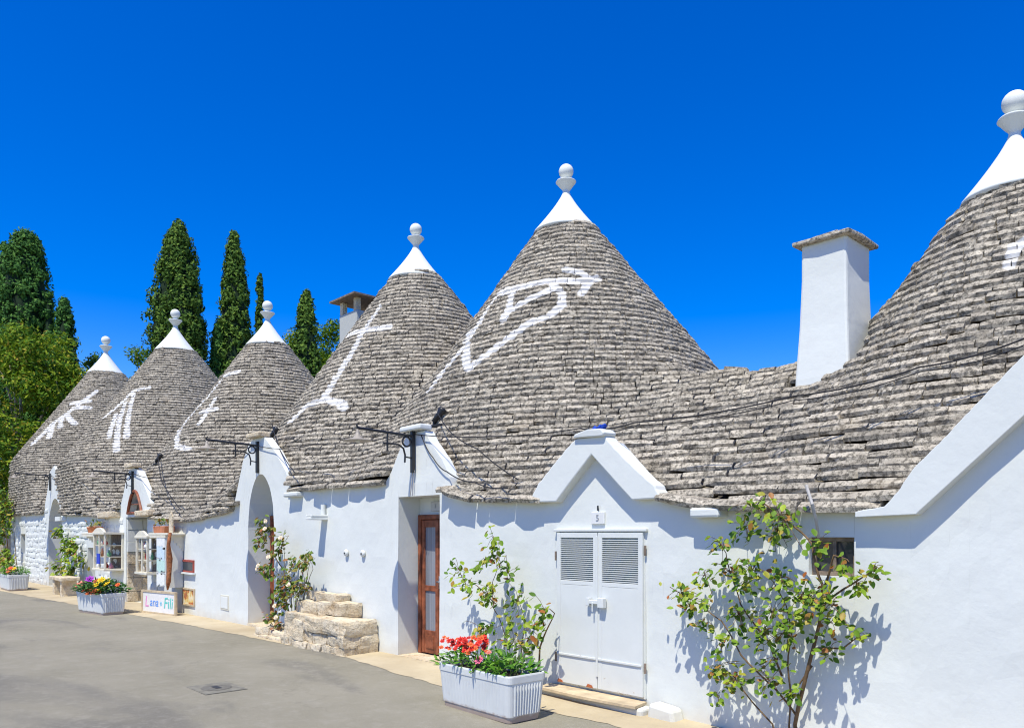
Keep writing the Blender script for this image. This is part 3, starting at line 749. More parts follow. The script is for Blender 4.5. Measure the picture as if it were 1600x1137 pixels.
for x in (-9.35, -8.92):
    v_ = MB().lathe([(.045, 0), (.05, .01), (.04, .03), (.02, .035)], (0, 0, 0), 16); v_.v = [(x+p[0], -.012-p[2], 1.38+p[1]) for p in v_.v]
    v_.build('socket', M['paint'], HOUSES[4], smooth=True)
    MB().box(x-.006, x+.014, -.055, -.045, 1.365, 1.385).build('socket_hole', M['iron'], HOUSES[4])

def text(body, size, x, y, z, m, name, parent, rotz=0, shear=0):
    cu = bpy.data.curves.new('t', 'FONT'); cu.body = body; cu.size = size; cu.extrude = .0015; cu.align_x = 'CENTER'; cu.align_y = 'CENTER'; cu.shear = shear
    to = bpy.data.objects.new('t', cu); COL.objects.link(to)
    dg = bpy.context.evaluated_depsgraph_get(); me = bpy.data.meshes.new_from_object(to.evaluated_get(dg))
    bpy.data.objects.remove(to); bpy.data.curves.remove(cu)
    me.transform(Matrix.Rotation(rotz, 4, 'Z') @ Matrix.Rotation(R(90), 4, 'X'))
    me.materials.clear(); me.materials.append(m); me.name = name
    o = bpy.data.objects.new(name, me); return put(o, (x, y, z), parent)
greyp = simple('grey_number_paint', (.33, .34, .36), .7, .1, 9, 0)
pl = MB().box(-4.86, -4.70, -.025, -.004, 1.735, 1.85).build('number_plate', simple('plate_tile', (.72, .72, .69), .4, .05, 9, .05), H5, bevel=.004)
text('5', .085, -4.78, -.028, 1.792, greyp, 'digit', pl)
MB().tube([(-4.78, -.02, 1.862), (-4.78, -.02, 1.91)], .008, 6).build('nail', M['iron'], H5)
pl = MB().box(-7.86, -7.66, .315, .339, 1.925, 2.05).build('number_plate', simple('plate_grey', (.5, .5, .48), .5, .1, 9, .05), HOUSES[4], bevel=.004)
text('3', .07, -7.76, .312, 1.987, greyp, 'digit', pl)
ub = MB().box(-13.73, -13.37, -.012, .005, .28, .545).build('utility_cover', simple('cream_cover', (.62, .6, .5), .6, .05, 9, .05), HOUSES[3], bevel=.004)
MB().box(-13.70, -13.40, -.018, -.0125, .31, .515).build('cover_panel', M['plaster'], ub, bevel=.003)

MB().tube([(-2.66, -.16, 2.0), (-2.60, -.19, 1.86), (-2.61, -.10, 1.72), (-2.63, -.03, 1.62)], .012, 6).build('conduit', M['palecable'], H5)
# chimneys ------------------------------------------------------------------
b = MB(); z0, z1 = 2.7, 4.56
v = []
for z, e in ((z0, .05), (3.2, .04), (3.7, .012), (4.2, -.004), (z1, -.005)):
    v += [(-3.74-e, 1.90-e, z), (-3.27+e, 1.90-e, z), (-3.27+e, 2.46+e, z), (-3.74-e, 2.46+e, z)]
f = []
for k in range(4):
    for j in range(4): f.append((k*4+j, k*4+(j+1) % 4, k*4+4+(j+1) % 4, k*4+4+j))
f.append((16, 17, 18, 19))
b.add(v, f); chim = b.build('chimney', M['plaster'], H5, bevel=.025)
MB().hprism([(-3.80, 1.84), (-3.54, 1.83), (-3.22, 1.84), (-3.20, 2.1), (-3.21, 2.52), (-3.5, 2.53), (-3.80, 2.52), (-3.81, 2.2)], 4.55, 4.592).jitter(.02, 4).build('cap_stone', ROOFS[5].children[0].data.materials[0], chim, bevel=.012)
b = MB().box(-3.62, -3.35, 1.9, 2.3, 4.597, 4.62); b.jitter(.03, 4); b.build('cap_stone', ROOFS[5].children[0].data.materials[0], chim, bevel=.01)
b = MB(); xx0, xx1, yy0, yy1 = -15.24, -14.51, 3.28, 4.08
greypl = plaster('grey_old_plaster', .46, 0)
ch3 = b.box(xx0, xx1, yy0, yy1, 2.8, 6.50).build('chimney', greypl, HOUSES[3], bevel=.02)
for px_, py_ in ((xx0+.07, yy0+.07), (xx1-.09, yy0+.07), (xx1-.07, yy1-.07), (xx0+.07, yy1-.07)):
    MB().box(px_-.06, px_+.06, py_-.06, py_+.06, 6.502, 6.78).build('post', M['lime'], ch3, bevel=.01)
e = .16
MB().add([(xx0-e, yy0-e, 6.782), (xx1+e, yy0-e, 6.782), (xx1+e, yy1+e, 6.782), (xx0-e, yy1+e, 6.782), (xx0-e, yy0-e, 6.82), (xx1+e, yy0-e, 6.82), (xx1+e, yy1+e, 6.82), (xx0-e, yy1+e, 6.82), ((xx0+xx1)/2, (yy0+yy1)/2, 6.96)],
    [(0, 3, 2, 1), (0, 1, 5, 4), (1, 2, 6, 5), (2, 3, 7, 6), (3, 0, 4, 7), (4, 5, 8), (5, 6, 8), (6, 7, 8), (7, 4, 8)]).build('cap_slab', M['oldwood'], ch3)

# ------------------------------------------------------------------ stone steps beside the arched door
stp = thing('stone_steps', (-9.9, -.25, gz(-9.9)), 'rough pale limestone mounting steps stacked against the white wall', 'steps')
def block(x0, x1, y0, y1, z0, z1, j=.03, bv=.02):
    b = MB(); nx = max(2, int((x1-x0)/.14)); ny = max(2, int((y1-y0)/.14)); nz = max(2, int((z1-z0)/.11))
    bm = bmesh.new()
    bmesh.ops.create_cube(bm, size=1)
    bmesh.ops.subdivide_edges(bm, edges=bm.edges[:], cuts=4, use_grid_fill=True)
    for v in bm.verts:
        r = Vector((abs(v.co.x)*2, abs(v.co.y)*2, abs(v.co.z)*2)); n_on = sum(1 for q in r if q > .99)
        s = 1-.03*(n_on-1) if n_on > 1 else 1
        p = Vector((x0+(v.co.x*s+.5)*(x1-x0), y0+(v.co.y*s+.5)*(y1-y0), z0+(v.co.z*s+.5)*(z1-z0)))
        v.co = p + noise.noise_vector(p*4.1)*j + noise.noise_vector(p*11)*j*.4
    b.v = [tuple(v.co) for v in bm.verts]; b.f = [tuple(v.index for v in f.verts) for f in bm.faces]; bm.free()
    return b.build('stone', M['lime'], stp)
MB().box(-11.30, -10.32, -.36, -.03, .03, .19).build('mortar_core', M['lime'], stp)
MB().box(-10.24, -8.62, -.44, -.03, .03, .42).build('mortar_core', M['lime'], stp)
def rubble_row(x0, x1, z0, z1, y0, y1, lo=.2, hi=.42):
    x = x0
    while x < x1-.08:
        L = min(rs(lo, hi), x1-x); zz1 = z1+rs(-.02, .02)
        if x1-(x+L) < .1: L = x1-x
        block(x, x+L-.006, y0+rs(-.03, .02), y1, z0+rs(-.015, .01), zz1, .034); x += L
rubble_row(-11.42, -10.33, .03, .13, -.44, -.2); rubble_row(-11.38, -10.35, .125, .22, -.42, -.02, .3, .55)
rubble_row(-10.31, -8.56, .03, .19, -.51, -.25); rubble_row(-10.30, -8.55, .18, .33, -.50, -.25); rubble_row(-10.30, -9.5, .32, .44, -.49, -.25)
for za, zb in ((.03, .2), (.19, .34)):
    block(-8.80, -8.545, -.30, -.03, za, zb, .034)
block(-10.30, -9.60, -.48, -.02, .43, .53, .03); block(-9.59, -8.54, -.52, -.02, .33, .525, .03)
block(-10.24, -9.62, -.33, -.02, .53, .70, .03); block(-9.61, -8.95, -.33, -.02, .53, .715, .03); block(-10.10, -9.22, -.25, -.02, .705, .82, .035)

# ------------------------------------------------------------------ wall lamps
def lamp(x, zb, label, out=.81, zlow=None):
    t = thing('wall_lamp', (x, -.02, zb), label, 'lamp', 'lamps on the gables')
    zlow = zlow or zb-.48
    MB().box(x-.022, x+.022, -.055, -.012, zlow, zb+.04).build('wall_bar', M['iron'], t)
    MB().tube([(x, -.04, zb-.03), (x, -out, zb+.0)], .017, 8).tube([(x, -out, zb-.02), (x, -out-.01, zb+.035), (x, -out+.012, zb+.05)], .012, 6).build('arm', M['iron'], t)
    rg = [(x, -.125+.058*math.cos(a), zb-.105+.058*math.sin(a)) for a in np.linspace(0, 2*math.pi, 20, endpoint=False)]
    MB().tube(rg, .012, 6, True).build('ring', M['iron'], t)
    MB().tube([(x, -.46, zb-.145), (x, -.24, zb-.15), (x, -.17, zb-.19), (x, -.145, zb-.27), (x, -.15, zb-.36)], .012, 6).tube([(x, -.15, zb-.29), (x, -.05, zb-.30)], .010, 6).tube([(x, -.40, zb), (x, -.40, zb-.24)], .013, 6).build('scroll', M['iron'], t)
    sh = MB().lathe([(.012, .13), (.02, .10), (.03, .055), (.045, .05), (.05, .03), (.165, 0), (.17, -.006), (.16, -.004), (.05, .02), (.0, .022)], (x, -out, zb-.145), 24).build('shade', M['enamel'], t, smooth=True)
    MB().lathe([(.0, -.03), (.02, -.025), (.028, 0), (.02, .024)], (x, -out, zb-.145), 12).build('bulb', M['paint'], sh, smooth=True)
lamp(-7.76, 2.87, 'black iron bracket lamp on the gable above the brown glazed door')
lamp(-12.15, 3.12, 'black iron bracket lamp above the arched doorway', .86)
lamp(-18.69, 3.02, 'black iron bracket lamp above the shop niche', .85)
lamp(-26.6, 3.42, 'black iron bracket lamp on the farthest left gable', .95)
MB().tube([(-7.78, -.02, 2.42), (-7.80, -.025, 2.25), (-7.83, -.02, 2.11)], .008, 5).tube([(-7.74, -.02, 2.42), (-7.76, -.025, 2.25), (-7.78, -.02, 2.11)], .006, 5).build('lamp_cord', M['palecable'], HOUSES[4])

def spot(x, y, label, dz=.0, z=None):
    z = float(Hf(x, y))+dz if z is None else z
    t = thing('spotlight', (x, y, z), label, 'spotlight', 'spotlights on the roofs')
    MB().tube([(x-.1, y-.02, z+.035), (x+.14, y+.02, z+.035)], .022, 6).build('base', M['iron'], t)
    MB().tube([(x, y, z+.04), (x+.015, y, z+.12)], .018, 6).build('stem', M['iron'], t)
    MB().tube([(x, y, z+.09), (x+.05, y+.06, z+.20), (x+.07, y+.08, z+.24), (x+.085, y+.1, z+.27)], [.035, .04, .055, .056], 12).build('housing', M['iron'], t, smooth=True)
spot(-8.15, .58, 'small black spotlight on the roof behind the brown door gable')
spot(-12.85, .52, 'small black spotlight on the roof behind the arched door gable')
spot(-18.75, .5, 'small black spotlight on the roof above the shop gable')
spot(-26.5, .45, 'small black spotlight on the roof behind the farthest left gable')

# ------------------------------------------------------------------ cables
def cable(pts, label, r=.008, sag=.05, m='cable'):
    out = []
    for p, q in zip(pts[:-1], pts[1:]):
        for k in range(10):
            t = k/10; out.append((p[0]+(q[0]-p[0])*t, p[1]+(q[1]-p[1])*t, p[2]+(q[2]-p[2])*t-sag*4*t*(1-t)))
    out.append(pts[-1])
    tag(MB().tube(out, r, 5).build('cable', M[m], origin=pts[0]), label, 'cable', 'cables over the roofs')
cable([(-7.72, -.03, 2.86), (-6.3, -.06, 2.70), (-4.98, -.03, 2.66)], 'black cable from the brown door lamp to the white door hood', .006, .02)
cable([(-4.99, -.05, 2.655), (-4.4, .05, 2.66), (-3.07, .45, 2.775), (-2.2, .75, 2.92), (-1.5, .9, 3.06), (-.6, 1.05, 3.25)], 'black cable climbing from the white hood past the chimney to the right cone', .0065, .03)
cable([(-4.98, -.02, 2.65), (-4.4, .1, 2.64), (-3.1, .5, 2.75), (-2.2, .8, 2.90), (-1.5, .95, 3.03), (-.6, 1.1, 3.22)], 'second thinner cable beside the chimney cable on the right', .0045, .04)
cable([(-12.1, -.04, 3.08), (-10.2, -.05, 2.95), (-7.85, -.03, 2.9)], 'black cable from the arched door lamp to the brown door lamp', .006, .06)
cable([(-18.6, -.04, 3.0), (-15.4, -.1, 2.85), (-12.3, -.04, 3.12)], 'black cable from the shop lamp to the arched door lamp', .007, .12)
cable([(-26.5, -.04, 3.4), (-22.5, -.1, 3.0), (-18.8, -.04, 3.05)], 'black cable from the farthest lamp to the shop lamp', .008, .12)
cable([(-7.6, -.02, 2.84), (-7.35, -.03, 2.55), (-7.05, -.05, 2.36), (-6.4, -.17, 2.2), (-5.9, -.15, 2.12)], 'loose black cable drooping down the brown door gable onto the roof', .007, .03)
cable([(-7.99, .52, 3.22), (-7.3, .2, 2.86), (-6.5, -.05, 2.58), (-5.75, -.14, 2.2)], 'black cable running from the spotlight down the roof to the white hood', .007, .02)
cable([(-12.7, .48, 3.55), (-11.6, .1, 2.98), (-10.6, -.15, 2.55)], 'black cable running from the spotlight down beside the arched door gable', .008, .02)
cable([(-18.5, .45, 3.5), (-17.0, .05, 2.75), (-15.3, -.15, 2.1)], 'black cable running from the spotlight down the roof over the shop', .009, .03)

cl = MB()
for k in range(6): cl.lathe([(0, -.02), (.022, -.012), (.025, .008), (.0, .026)], (-4.76+.02*k+random.uniform(-.01, .01), -.06+random.uniform(-.03, .03), 2.634+.010*math.sin(k*1.9)+.002*k), 8)
cl.jitter(.018, 22)
tag(cl.build('knotted_cloth', simple('bright_blue_cloth', (.01, .06, .42), .7, .15, 20, .2)), 'bright blue knotted rag on top of the white door hood', 'cloth')

# ------------------------------------------------------------------ planters
def rrect(L, Wd, r, n=5):
    out = []
    for cx_, cy_, a0 in ((L/2-r, Wd/2-r, 0), (-L/2+r, Wd/2-r, 90), (-L/2+r, -Wd/2+r, 180), (L/2-r, -Wd/2+r, 270)):
        for k in range(n+1):
            a = R(a0+90*k/n); out.append((cx_+r*math.cos(a), cy_+r*math.sin(a)))
    return out
def planter(loc, rot, L, Wd, Hh, label):
    t = thing('planter', loc, label, 'planter', 'white ribbed planters along the street'); t.rotation_euler.z = rot
    ox, oy, oz = loc
    b = MB(); rings = []
    for z, s in ((.0, .80), (.045, .83), (.05, .86), (Hh-.07, .965), (Hh-.065, .99), (Hh-.012, 1.0), (Hh, .985), (Hh, .93), (Hh-.05, .92)):
        rings.append([(ox+x, oy+y, oz+z) for x, y in rrect(L-(1-s)*Wd, Wd*s, .055*s)])
    n = len(rings[0])
    b.v = [p for r_ in rings for p in r_]
    b.f = [(i*n+k, i*n+(k+1) % n, (i+1)*n+(k+1) % n, (i+1)*n+k) for i in range(len(rings)-1) for k in range(n)]
    b.f.append(tuple(reversed(range(n))))
    body = b.build('body', M['planterm'], t, smooth=False)
    rb = MB(); 
    for sx in (-1, 1):
        for k in range(10):
            y = (k-4.5)*Wd*.072; s0, s1 = .862, .96
            xb, xt = sx*(L/2-(1-s0)*Wd/2), sx*(L/2-(1-s1)*Wd/2); hw = Wd*.020
            v = [(ox+xb, oy+y*.9-hw, oz+.06), (ox+xb, oy+y*.9+hw, oz+.06), (ox+xb+sx*.012, oy+y*.9, oz+.06), (ox+xt, oy+y-hw, oz+Hh-.085), (ox+xt, oy+y+hw, oz+Hh-.085), (ox+xt+sx*.012, oy+y, oz+Hh-.085)]
            rb.add(v, [(0, 2, 5, 3), (2, 1, 4, 5), (0, 1, 2), (3, 5, 4)] if sx > 0 else [(3, 5, 2, 0), (5, 4, 1, 2), (2, 1, 0), (4, 5, 3)])
    for sy in (-1, 1):
        nn = int(L/.05)
        for k in range(nn):
            x = (k-(nn-1)/2)*.046*(L-.1)/(nn*.046); yb, yt = sy*Wd/2*.862, sy*Wd/2*.96
            v = [(ox+x*.96-.008, oy+yb, oz+.06), (ox+x*.96+.008, oy+yb, oz+.06), (ox+x*.96, oy+yb+sy*.0018, oz+.06), (ox+x-.008, oy+yt, oz+Hh-.085), (ox+x+.008, oy+yt, oz+Hh-.085), (ox+x, oy+yt+sy*.0018, oz+Hh-.085)]
            rb.add(v, [(0, 2, 5, 3), (2, 1, 4, 5)])
    tag(rb.build('ribs', M['planterm'], body), kind='stuff')
    MB().box(ox-L/2+.06, ox+L/2-.06, oy-Wd/2+.05, oy+Wd/2-.05, oz+Hh-.09, oz+Hh-.05).build('soil', M['soil'], t)
    return t
def planterm():
    t = NT('white_planter_plastic'); tc = t.n('ShaderNodeTexCoord'); sp_ = t.n('ShaderNodeSeparateXYZ'); t.l(tc.outputs['Object'], sp_.inputs[0])
    col = t.ramp(t.noise(5, 4), [(.3, (.61, .62, .595)), (.7, (.67, .68, .655))])
    h = t.math('ADD', sp_.outputs[2], t.math('MULTIPLY', t.math('SUBTRACT', t.noise(9, 5), .5), .1))
    col = t.mix(t.maprange(h, .03, .075, .8, 0, True), col, (.33, .22, .16))
    col = t.mix(t.maprange(t.noise(14, 5), .6, .75, 0, .3), col, (.5, .47, .42))
    return t.done(col, .5, t.bump(t.noise(40, 3), .1, .004), .35)
M['planterm'] = planterm()
PL1 = (-5.17, -1.03, gz(-5.2)); PR1 = R(-2)
planter(PL1, PR1, 1.02, .44, .40, 'white ribbed planter of red flowers in front of the brown door')
PL2 = (-16.95, -1.13, gz(-17)); PR2 = R(7)
planter(PL2, PR2, 1.25, .50, .43, 'white ribbed planter of yellow and purple flowers in front of the shop')
PL3 = (-25.9, -1.08, gz(-26)); PR3 = R(0)
planter(PL3, PR3, 1.3, .55, .46, 'white ribbed planter cut by the left edge of the view')

# ------------------------------------------------------------------ leaves and flowers
def leafm(name, stops, rough=.5, spec=.3, tl=.25):
    t = NT(name); col = t.ramp(t.rnd(), stops)
    col = t.mix(t.maprange(t.noise(25, 3), .4, .7, 0, .35), col, tuple(c*.6 for c in stops[0][1]))
    m = t.done(col, rough, None, spec)
    tr = t.n('ShaderNodeBsdfTranslucent'); t.l(col, tr.inputs[0]); mx = t.n('ShaderNodeMixShader'); mx.inputs[0].default_value = tl
    out = t.t.nodes['Material Output']; t.l(t.b.outputs[0], mx.inputs[1]); t.l(tr.outputs[0], mx.inputs[2]); t.l(mx.outputs[0], out.inputs[0])
    return m
LG = leafm('rose_leaf', [(0, (.07, .16, .012)), (.45, (.18, .31, .02)), (.78, (.36, .45, .035)), (.9, (.40, .30, .04)), (1, (.36, .10, .03))])
LO = leafm('rose_leaf_reddish', [(0, (.07, .15, .015)), (.45, (.17, .25, .025)), (.75, (.30, .24, .05)), (1, (.42, .14, .06))])
LB = leafm('bedding_leaf', [(0, (.035, .13, .015)), (.5, (.10, .27, .02)), (1, (.22, .42, .03))])
LD = leafm('dark_bedding_leaf', [(0, (.02, .08, .02)), (.6, (.06, .17, .035)), (1, (.13, .27, .04))])
STEM = simple('rose_stem', (.16, .10, .05), .8, .3, 20, .1)
GST = simple('green_stem', (.12, .16, .05), .7, .3, 20, .1)

def leaf_shape(rng, w=.62, fold=.16):
    cu = rng.uniform(-.2, .1)
    prof = [(0, .0), (.18, .30), (.42, .5), (.7, .40), (.88, .2), (1, 0)]
    v = []; f = []
    for a, ww in prof:
        z = cu*a*a
        if ww == 0: v.append((a-.05, 0, z))
        else: v += [(a-.05, -ww*w, z+fold*ww), (a-.05, 0, z), (a-.05, ww*w, z+fold*ww)]
    f = [(0, 2, 1), (0, 3, 2)]
    for k in range(3):
        b0 = 1+3*k; f += [(b0, b0+1, b0+4, b0+3), (b0+1, b0+2, b0+5, b0+4)]
    f += [(10, 11, 13), (11, 12, 13)]
    return np.array(v), f
LV = [leaf_shape(rng) for _ in range(6)]
LVN = [leaf_shape(rng, .34, .1) for _ in range(4)]
def leaf_mats(pos, dirn, size, roll=0):
    d = Vector(dirn).normalized(); up = Vector((0, -.55, .8)); y = up.cross(d)
    if y.length < .05: y = Vector((1, 0, 0))
    y.normalize(); z = d.cross(y)
    m = Matrix((d, y, z)).transposed().to_4x4() @ Matrix.Rotation(roll, 4, 'X') @ Matrix.Scale(size, 4)
    m.translation = pos; return m
def leaves(t, specs, m, shapes=LV, maxobj=300, part='leaf', stuffname='leaves'):
    ms = []
    for vv, ff in shapes:
        me = bpy.data.meshes.new(part); me.from_pydata(vv.tolist(), [], ff); me.materials.append(m); me.shade_smooth(); ms.append(me)
    specs = sorted(specs, key=lambda q: -q[1])
    for mm, s, k in specs[:maxobj]:
        o = bpy.data.objects.new(part, ms[k]); COL.objects.link(o); o.parent = t
        q = mm.copy(); q.translation -= WORLD[t.name]; o.matrix_basis = q
    rest = specs[maxobj:]
    if rest:
        b = MB()
        for mm, s, k in rest:
            vv, ff = shapes[k]; a = np.array(mm); b.add([tuple(p) for p in vv @ a[:3, :3].T + a[:3, 3]], ff)
        tag(b.build(stuffname, m, t, smooth=True), kind='stuff')
def climber(name, label, cat, base, stems, clusters, y, m, size=.06, per=10, sr=.011, stemmat=STEM, flowers=(), fm=None, droop=.3, ymin=-.45):
    t = thing(name, base, label, cat)
    for k, st in enumerate(stems):
        b = MB(); r0 = sr*(1 if k == 0 else .55); n = len(st)
        pts = []
        for (xa, za), (xb, zb) in zip(st[:-1], st[1:]):
            for j in range(4):
                f = j/4; p = Vector((xa+(xb-xa)*f, 0, za+(zb-za)*f)); nv = noise.noise_vector(p*3+Vector((k, 0, 0)))
                pts.append((p.x+nv.x*.03, y*(.45+.5*(p.z/2))+nv.y*.06, p.z+nv.z*.02))
        pts.append((st[-1][0], y, st[-1][1]))
        b.tube(pts, [r0*(1-.7*i/len(pts)) for i in range(len(pts))], 6).build('stem', stemmat, t, smooth=True)
    specs = []; tw = MB()
    for cx_, cz_, r in clusters:
        n = max(3, int(per*(r/.11)**1.3)); yc = y+rs(-.1, .08)
        ctr = Vector((cx_, yc, cz_))
        for j in range(n):
            # a twig with a pinnate spray of leaves
            off = Vector((random.gauss(0, .5)*r, random.gauss(0, .45)*r, random.gauss(0, .5)*r)); p = ctr+off
            p.y = min(-.02, max(ymin, p.y))
            d = Vector((rs(-1, 1), rs(-.9, .3), rs(-.7, .45)-droop))
            s = size*rs(.65, 1.25)
            specs.append((leaf_mats(p, d, s, rs(-.6, .6)), s, random.randrange(len(LV))))
            if j % 3 == 0: tw.tube([tuple(ctr), tuple((ctr+p)/2+Vector((0, 0, .02))), tuple(p)], .0022, 4)
    tag(tw.build('twigs', stemmat, t), kind='stuff')
    leaves(t, specs, m)
    for fx, fz in flowers:
        flower(t, (fx, y-.10, fz), .042, fm, 9)
    return t
def flower(t, p, r, m, n=7, name='flower', face=(0.3, -1, .5)):
    f = Vector(face)+Vector((rs(-.4, .4), rs(-.3, .3), rs(-.3, .3))); q = f.to_track_quat('Z', 'Y'); b = MB()
    for ring, (rr, hh) in enumerate(((1, .1), (.66, .35), (.35, .5))):
        for k in range(n-ring*2):
            a = 2*math.pi*k/(n-ring*2)+ring*.5; c, s = math.cos(a), math.sin(a); wv = .55*rr
            pts = [Vector((0, 0, 0)), Vector((c*rr*.6-s*wv*.5, s*rr*.6+c*wv*.5, hh*.6)), Vector((c*rr, s*rr, hh)), Vector((c*rr*.6+s*wv*.5, s*rr*.6-c*wv*.5, hh*.6))]
            b.add([Vector(p)+q @ (v*r) for v in pts], [(0, 3, 2, 1)])
    return b.build(name, m, t)
def petal(name, c, v=.15): 
    t = NT(name); return t.done(t.ramp(t.rnd(), [(0, tuple(q*(1-v) for q in c)), (1, tuple(min(1, q*(1+v)) for q in c))]), .6, None, .2)
CREAM = petal('cream_petal', (.80, .68, .50)); RED = petal('red_petal', (.62, .03, .02), .3); ORANGE = petal('orange_petal', (.75, .14, .04), .3); PINK = petal('pink_petal', (.75, .16, .25)); YEL = petal('yellow_petal', (.80, .55, .02)); PUR = petal('purple_petal', (.38, .04, .45)); RUST = petal('rust_petal', (.42, .10, .03), .3); SAL = petal('salmon_petal', (.8, .25, .18))

RST = [[(-2.77,.04),(-2.77,.21),(-2.68,.55),(-2.61,.82),(-2.55,1.09),(-2.52,1.29),(-2.62,1.57),(-2.79,1.73),(-3.01,1.9)],[(-2.93,.04),(-2.97,.18),(-3.13,.35),(-3.28,.51),(-3.4,.58)],[(-2.83,.04),(-2.83,.2),(-2.81,.57),(-2.79,.91),(-2.85,1.11),(-2.97,1.35)],[(-2.79,.29),(-2.92,.47),(-3.2,.69),(-3.38,.94),(-3.59,1.06),(-3.83,1.2)],[(-2.88,.58),(-2.97,.82),(-3.2,1.1),(-3.28,1.3),(-3.35,1.56)],[(-2.53,1.25),(-2.45,1.49),(-2.33,1.45)],[(-2.53,1.13),(-2.37,1.26),(-2.26,1.34),(-2.14,1.42)],[(-2.62,.8),(-2.41,.82),(-2.26,.96)],[(-2.65,.68),(-2.85,.4)]]
RCL = [(-3.01,1.86,.13),(-2.79,1.77,.14),(-3.11,1.69,.13),(-2.9,1.67,.15),(-2.55,1.57,.1),(-2.35,1.41,.08),(-3.33,1.54,.11),(-3.51,1.31,.11),(-3.28,1.34,.13),(-3.75,1.16,.12),(-3.64,1.05,.09),(-3.43,1.09,.09),(-3.53,.92,.07),(-3.01,1.37,.15),(-2.83,1.32,.12),(-2.7,1.2,.14),(-2.88,1.06,.15),(-3.2,1.0,.13),(-2.97,.89,.15),(-2.81,.92,.14),(-2.62,1.16,.12),(-2.45,1.21,.12),(-2.29,1.3,.1),(-2.16,1.4,.09),(-2.45,1.02,.1),(-2.29,.95,.08),(-2.49,.81,.12),(-3.33,.79,.11),(-3.4,.58,.13),(-3.25,.49,.13),(-2.88,.56,.13),(-2.85,.71,.1),(-3.11,1.26,.11),(-3.38,.36,.07),(-2.74,.48,.08),(-2.66,1.04,.08),(-2.41,1.14,.1)]
climber('climbing_rose', 'large loose climbing rose on the right wall around the small window', 'rose', (-2.8, -.12, gz(-2.8)), RST, RCL, -.2, LG, .060, 30, .017)
PST = [[(-5.47,.03),(-5.47,.5),(-5.31,.74),(-5.19,.92)],[(-5.85,.05),(-5.89,.34),(-6.03,.77),(-6.16,.97),(-6.03,1.21),(-5.94,1.57)],[(-6.07,.91),(-6.35,1.08),(-6.65,1.22)],[(-5.63,.08),(-5.72,.5),(-5.63,.77),(-5.8,1.16)]]
PCL = [(-5.94,1.6,.12),(-6.08,1.36,.13),(-5.89,1.42,.13),(-6.55,1.25,.14),(-6.35,1.08,.15),(-6.21,1.02,.12),(-5.84,1.24,.15),(-5.94,1.04,.16),(-5.72,.94,.16),(-5.63,.74,.16),(-6.12,.64,.12),(-6.26,.6,.08),(-5.89,.54,.14),(-5.43,.7,.13),(-5.23,.8,.1),(-5.23,.91,.1),(-5.51,.52,.1),(-5.72,.5,.12)]
climber('climbing_rose', 'slim climbing rose with drooping leaves on the wall behind the red-flowered planter', 'rose', (-5.7, -.15, gz(-5.7)), PST, PCL, -.25, LG, .075, 20, .012, ymin=-.5)
DST = [[(-10.71,.25),(-10.8,.58),(-10.89,1.1),(-11.17,1.41),(-11.22,1.8)],[(-10.66,.25),(-10.53,.72),(-10.1,.99),(-9.93,1.33)],[(-10.71,.25),(-10.94,.44),(-11.17,.34)],[(-10.68,.25),(-10.62,.88),(-10.8,1.21),(-10.8,1.55)],[(-10.35,.53),(-10.18,.82),(-9.85,1.24)]]
DCL = [(-11.22,1.83,.09),(-11.47,1.67,.11),(-11.17,1.72,.11),(-11.22,1.57,.11),(-11.52,1.48,.09),(-10.8,1.55,.13),(-11.17,1.33,.11),(-10.89,1.4,.11),(-11.42,1.1,.09),(-11.13,1.11,.13),(-11.17,1.0,.06),(-10.53,1.15,.15),(-10.18,1.19,.1),(-9.93,1.33,.1),(-9.85,1.24,.1),(-10.71,1.0,.13),(-10.53,.93,.15),(-10.18,.9,.14),(-10.71,.79,.15),(-10.89,.7,.13),(-10.48,.72,.14),(-10.05,.85,.12),(-10.62,.59,.1),(-10.27,.65,.1),(-10.94,.44,.13),(-11.08,.36,.11),(-10.8,.3,.08)]
climber('rose_bush', 'cream-flowered rose bush growing between the arched door and the stone steps', 'rose', (-10.7, -.3, .22), DST, DCL, -.28, LO, .085, 26, .013, flowers=[(-11.1,1.83),(-11.12,1.72),(-11.0,1.29),(-10.36,.91),(-11.36,1.15),(-10.6,1.58),(-10.8,.57),(-10.75,.4),(-11.4,1.1)], fm=CREAM, ymin=-.55)
LST = [[(-24.02,.04),(-23.77,.75),(-24.02,1.37),(-24.53,1.77)],[(-24.02,.06),(-23.05,.78),(-22.82,1.32)],[(-24.4,.04),(-24.53,.45),(-24.79,.69)]]
LCL = [(-24.53,1.74,.13),(-24.27,1.65,.13),(-23.77,1.4,.18),(-23.05,1.35,.18),(-24.02,1.21,.16),(-24.79,.69,.22),(-22.82,1.17,.18),(-22.59,.94,.21),(-22.94,.72,.18),(-23.29,.53,.15),(-23.65,.94,.15),(-24.02,.44,.12),(-24.02,.22,.12)]
climber('climbing_rose', 'bright green climber on a white stone wall left of the shop beside the bench', 'rose', (-24, -.15, gz(-24)), LST, LCL, -.25, LG, .14, 24, .02, flowers=[(-22.3, 1.1)], fm=PINK)
VST = [[(-32.19,.41),(-31.98,1.29),(-31.98,2.08),(-32.19,3.04)],[(-30.41,.47),(-30.5,1.31),(-30.6,1.76)]]
VCL = [(-33.94,3.11,.33),(-32.61,2.98,.32),(-31.5,3.01,.2),(-32.19,2.64,.32),(-31.4,2.65,.2),(-31.98,2.32,.32),(-31.2,2.3,.2),(-32.19,2.01,.28),(-30.6,1.95,.19),(-30.6,1.69,.11),(-32.19,1.61,.12),(-32.3,1.37,.12),(-32.19,.81,.24),(-30.6,.92,.15),(-30.41,.78,.19),(-31.78,.59,.16),(-30.79,1.07,.11),(-33.49,2.1,.33),(-33.49,2.59,.33)]
